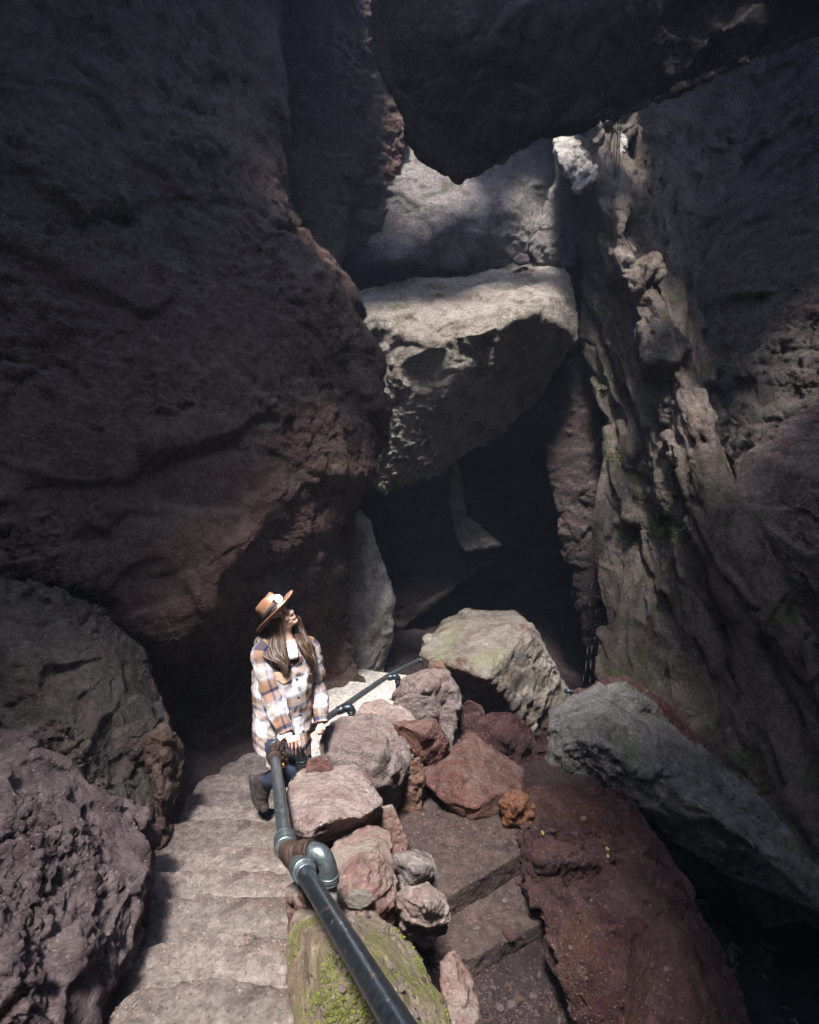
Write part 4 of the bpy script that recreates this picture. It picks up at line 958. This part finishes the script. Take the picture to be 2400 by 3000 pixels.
V = V + N * (fbm(sq * 9, 3, .5, 61) * .02 + fbm(sq * np.array((14, 14, 26)), 3, .5, 62, True) * .011)[:, None]
t = NT("plaid_flannel"); uvn = t.n("ShaderNodeTexCoord"); sx = t.n("ShaderNodeSeparateXYZ"); t.l(uvn.outputs['UV'], sx.inputs[0])
def stripes(sock, per, off, stops):
    f = t.math('FRACT', t.math('DIVIDE', t.math('ADD', sock, off), per))
    r = t.n("ShaderNodeValToRGB"); t.l(f, r.inputs[0]); e = r.color_ramp; e.interpolation = 'CONSTANT'
    for k, (p, c) in enumerate(stops):
        el = e.elements[k] if k < 2 else e.elements.new(p)
        el.position = p; el.color = (*c, 1)
    return r.outputs[0]
navy, tan, blu, whi, pnk, mau = (.02, .028, .07), (.25, .15, .09), (.3, .33, .4), (.78, .77, .79), (.37, .25, .215), (.27, .2, .23)
hs = stripes(sx.outputs[1], .28, .121, [(0, whi), (.4, blu), (.45, pnk), (.64, navy), (.73, tan), (.95, blu)])
vs = stripes(sx.outputs[0], .25, .06, [(0, whi), (.42, blu), (.46, mau), (.63, navy), (.7, tan), (.95, blu)])
col = t.mix(.4, hs, vs); col = t.mix(.4, col, t.mix(1., hs, vs, 'DARKEN')); cn = t.noise(uvn.outputs['UV'], 60, 5, .7)
col = t.mix(t.ramp(cn, .35, .7, 0, .22), col, (.3, .26, .28), 'MULTIPLY')
t.l(col, t.b.inputs['Base Color']); t.b.inputs['Roughness'].default_value = .95; t.b.inputs['Specular IOR Level'].default_value = .15
t.l(t.bump(t.noise(t.coord(), 160, 4, .6), .003), t.b.inputs['Normal'])
shirt = link("shirt_jacket", V, Fc, t.m, wr, uv=UV)
sm_ = shirt.modifiers.new("cloth", 'SOLIDIFY'); sm_.thickness = .005; sm_.offset = -1
M['maroon'] = flat_mat("dark_maroon_lining", (.07, .03, .04), .9); M['white'] = flat_mat("white_cotton", (.8, .78, .77), .9)
M['tancloth'] = flat_mat("tan_flannel", (.38, .27, .19), .95, 0, .002, 90); M['button'] = flat_mat("dark_button", (.03, .03, .05), .4)
SB = BVHTree.FromPolygons([Vector(q) for q in V], [list(f) for f in Fc])
def onshirt(x, y, out=.004):
    d = Vector(PW(x, y) - np.array((0, 0, CZ))).normalized(); r = SB.ray_cast(Vector((0, 0, CZ)), d)
    if r[0] is None: return PW(x, y, -.1)
    n = r[1] if r[1].dot(d) < 0 else -r[1]
    return np.array(r[0] + n * out)
link("undershirt", *hull(np.concatenate([SPH * .03 + PW(408, 590, -.1), SPH * .03 + PW(455, 560, -.06), SPH * .026 + PW(446, 640, -.125), SPH * .02 + PW(478, 640, -.11)])), M['white'], wr)
def flap(name, q, mat, th=.012):
    return link(name, *hull([p + s * tF * th * .5 for p in q for s in (-1, 1)]), mat, wr, sm=False)
flap("collar", [onshirt(405, 700), onshirt(455, 650), onshirt(475, 665), onshirt(462, 705), onshirt(430, 725)], M['maroon'])
flap("collar", [onshirt(478, 665), onshirt(530, 640), onshirt(540, 665), onshirt(520, 690), onshirt(478, 720)], M['maroon'])
for x, y in ((490, 838), (520, 1136), (545, 1275), (505, 990)):
    c = PW(x, y, -.155); link("button", *tube([c - tF * .006, c + tF * .003, c + tF * .005], [.0095, .0095, .005], 12), M['button'], wr)
flap("pocket_flap", [onshirt(300, 780), onshirt(440, 760), onshirt(440, 830), onshirt(375, 868), onshirt(310, 835)], M['tancloth'], .014)
flap("pocket_flap", [onshirt(575, 760), onshirt(635, 735), onshirt(632, 765), onshirt(605, 790), onshirt(580, 790)], M['tancloth'], .014)
link("cuff", *tube([PW(372, 1290, -.24), PW(392, 1312, -.255), PW(402, 1330, -.262)], [.05, .053, .05], 20, False), M['white'], wr)
# jeans
t = NT("denim"); n = t.noise(t.coord(), 40, 6, .7); t.l(t.mix(t.ramp(n, .3, .7), (.01, .014, .034), (.026, .036, .075)), t.b.inputs['Base Color']); t.b.inputs['Roughness'].default_value = .9
j = chain([hipR, knR, anR], [.105, .074, .058]) + chain([hipL, knL, anL], [.105, .074, .058]) + [cap(PW(370, 1300, 0), hipR, .15, .105), cap(PW(370, 1300, 0), hipL, .15, .105)]
JV, JQ = union(j, .009); JV = smooth(JV, JQ, 5); JV += normals(JV, JQ) * (fbm(JV * np.array((14, 14, 30)), 3, .5, 71, True) * .007)[:, None]
link("jeans", JV, JQ, t.m, wr)
M['boot'] = flat_mat("boot_leather", (.045, .032, .03), .6, 0, .003, 50, .4); M['sole'] = flat_mat("boot_sole", (.03, .027, .027), .8)
def boot(an, heel, toe, ball, out):
    V, Q = union([cap(an, heel, .058, .046), cap(heel, ball, .046, .046), cap(ball, toe, .046, .034), cap(an, ball, .055, .046)], .008); V = smooth(V, Q, 4)
    V += normals(V, Q) * (fbm(V * 22, 3, .5, 5, True) * .005)[:, None]
    b = link("boot", V, Q, M['boot'], wr)
    so = [cap(heel + out * .042, ball + out * .042, .036, .04), cap(ball + out * .042, toe + out * .034, .04, .03)]
    for k in range(7):
        p = heel + (toe - heel) * (k / 6) + out * .062; so.append(cap(p + tF * .03, p - tF * .03, .014, .014))
    V, Q = union(so, .007); V = smooth(V, Q, 1)
    s = link("sole", V, Q, M['sole'], None); mw = s.location.copy(); s.parent = b; s.location = mw - (wr.location + b.location)
boot(PW(225, 1690, .08), PW(165, 1690, .12), PW(215, 1915, .1), PW(195, 1850, .12), nrm((-.95, .25, .05)))
boot(PW(560, 1880, .15), PW(545, 1960, .2), PW(610, 1990, .05), PW(590, 1985, .1), nrm((0, .1, -1)))
# hair
rh = random.Random(9)
def strands(A, B, n, r, seed):
    A = np.array([PW(*p) for p in A]); B = np.array([PW(*p) for p in B]); out = []
    for i in range(n):
        s = (i + rh.random()) / n; C = crom(A + (B - A) * s, 26); L = np.linspace(0, 1, 26)
        ph_ = rh.uniform(0, 6); am = rh.uniform(.008, .02) * (L ** .7); dx = np.sin(L * rh.uniform(9, 14) + ph_) * am
        C = C + hr * dx[:, None] * .6 + tR * dx[:, None] + tF * (np.cos(L * 11 + ph_) * am + rh.uniform(-.022, .02))[:, None]
        k = rh.uniform(.82, 1.05); m = max(8, int(26 * k)); C = C[:m]; tt = np.linspace(0, 1, m)
        out.append(tube(C, r * (.55 + .6 * np.sin(np.pi * tt ** .8)) * np.where(tt > .75, (1 - tt) / .25 * .9 + .1, 1), 7))
    return out
hs_ = strands([(275, 345, -.08), (205, 450, -.06), (140, 550, -.1), (190, 640, -.16), (320, 700, -.18), (385, 800, -.19)], [(352, 320, -.12), (366, 440, -.1), (388, 550, -.13), (408, 640, -.16), (415, 700, -.17), (398, 790, -.19)], 110, .0068, 1)
hs_ += strands([(480, 300, .06), (472, 410, .05), (492, 500, -.06), (535, 590, -.1), (580, 660, -.09), (612, 715, -.07)], [(505, 300, .1), (545, 410, .09), (592, 510, .05), (630, 590, .05), (645, 660, .02), (640, 735, -.01)], 74, .0066, 2)
hs_ += strands([(250, 330, .08), (215, 450, .08), (190, 560, .06), (180, 640, .06)], [(470, 300, .08), (500, 430, .1), (540, 540, .12), (560, 640, .14)], 24, .017, 3)
hs_ += [ell((0, -.025, .02), (.084, .086, .09))]
t = NT("brown_hair"); v = t.coord(scale=(1, 1, .15)); n = t.noise(v, 60, 5, .7); t.l(t.mix(t.ramp(n, .35, .7), (.016, .009, .006), (.1, .054, .03)), t.b.inputs['Base Color']); t.b.inputs['Roughness'].default_value = .42
link("hair", *join(*hs_), t.m, wr)
# hat, tipped back on the head
def HT(x, y, z): return H(x, y, z + .13 * y)
def hat():
    n = 64; rows = []
    prof = [(.0, .118), (.3, .121), (.55, .122), (.8, .116), (.95, .1), (1., .075), (1.015, .04), (1.03, .012), (1.09, -.002)]
    V = []
    ring_ = []
    for s, z in [(.3, .128), (.6, .136), (.85, .133), (.95, .12), (1., .096), (1.02, .055), (1.035, .02), (1.06, .006), (1.25, .0), (1.6, .0), (1.95, .008), (2.05, .016), (2.06, .012), (1.95, .003), (1.6, -.006), (1.2, -.006), (1., -.003)]:
        for j in range(n):
            a = 2 * math.pi * j / n; c, si = math.cos(a), math.sin(a)
            rx, ry = .087 * s, .1 * s
            zz = z
            if s <= 1.0 and z > .05:   # pinched crown with a crease along the top
                zz -= .022 * math.exp(-(c * s / .35) ** 2) * (s < .9); ry *= 1 - .06 * max(0, si); rx *= 1 - .22 * max(0, si) * (z / .12)
            if s > 1.2: zz += .016 * abs(c) ** 2 * (s - 1.2) - .022 * max(0, si) * (s - 1.2)
            V.append(HT(c * rx, si * ry - .004, .04 + zz))
    m = len(V) // n
    Fc = [(i * n + j, (i + 1) * n + j, (i + 1) * n + (j + 1) % n, i * n + (j + 1) % n) for i in range(m - 1) for j in range(n)] + [tuple(range(n))]
    return V, Fc
M['felt'] = flat_mat("brown_felt", (.25, .125, .066), .95, 0, .0015, 120, .15); M['band'] = flat_mat("black_band", (.012, .012, .014), .6)
ho = link("hat", *hat(), M['felt'], wr)
def band(r0, z0, z1, n=48): 
    V = []
    for z, k in ((z0, 0), (z0, r0), (z1, r0), (z1, 0)):
        for j in range(n):
            a = 2 * math.pi * j / n; V.append(HT(math.cos(a) * (.0885 + k), math.sin(a) * (.1015 + k) - .004, .04 + z))
    Fc = [(i * n + j, i * n + (j + 1) % n, (i + 1) * n + (j + 1) % n, (i + 1) * n + j) for i in range(3) for j in range(n)]
    return V, Fc
link("hat_band", *band(.004, .008, .034), M['band'], wr)
hl = empty("headlamp", H(0, .11, .078), "lit white headlamp strapped around the crown of the brown hat", "headlamp")
M['strap'] = flat_mat("strap_elastic", (.02, .02, .024), .7); M['lampbody'] = flat_mat("lamp_plastic", (.05, .05, .055), .4)
link("strap", *band(.009, .036, .058), M['strap'], hl)
lc = H(0, .118, .1)
link("lamp_housing", *hull([HT(x, y, z) for x in (-.03, .03) for y in (.09, .118) for z in (.066, .11)] + [HT(x, .124, z) for x in (-.024, .024) for z in (.072, .104)]), M['lampbody'], hl)
t = NT("lamp_light"); t.b.inputs['Base Color'].default_value = (1, 1, 1, 1); t.b.inputs['Emission Color'].default_value = (.86, .92, 1, 1); t.b.inputs['Emission Strength'].default_value = 160
link("lens", *tube([HT(0, .12, .088), HT(0, .128, .088), HT(0, .133, .088)], [.025, .025, .014], 20), t.m, hl)
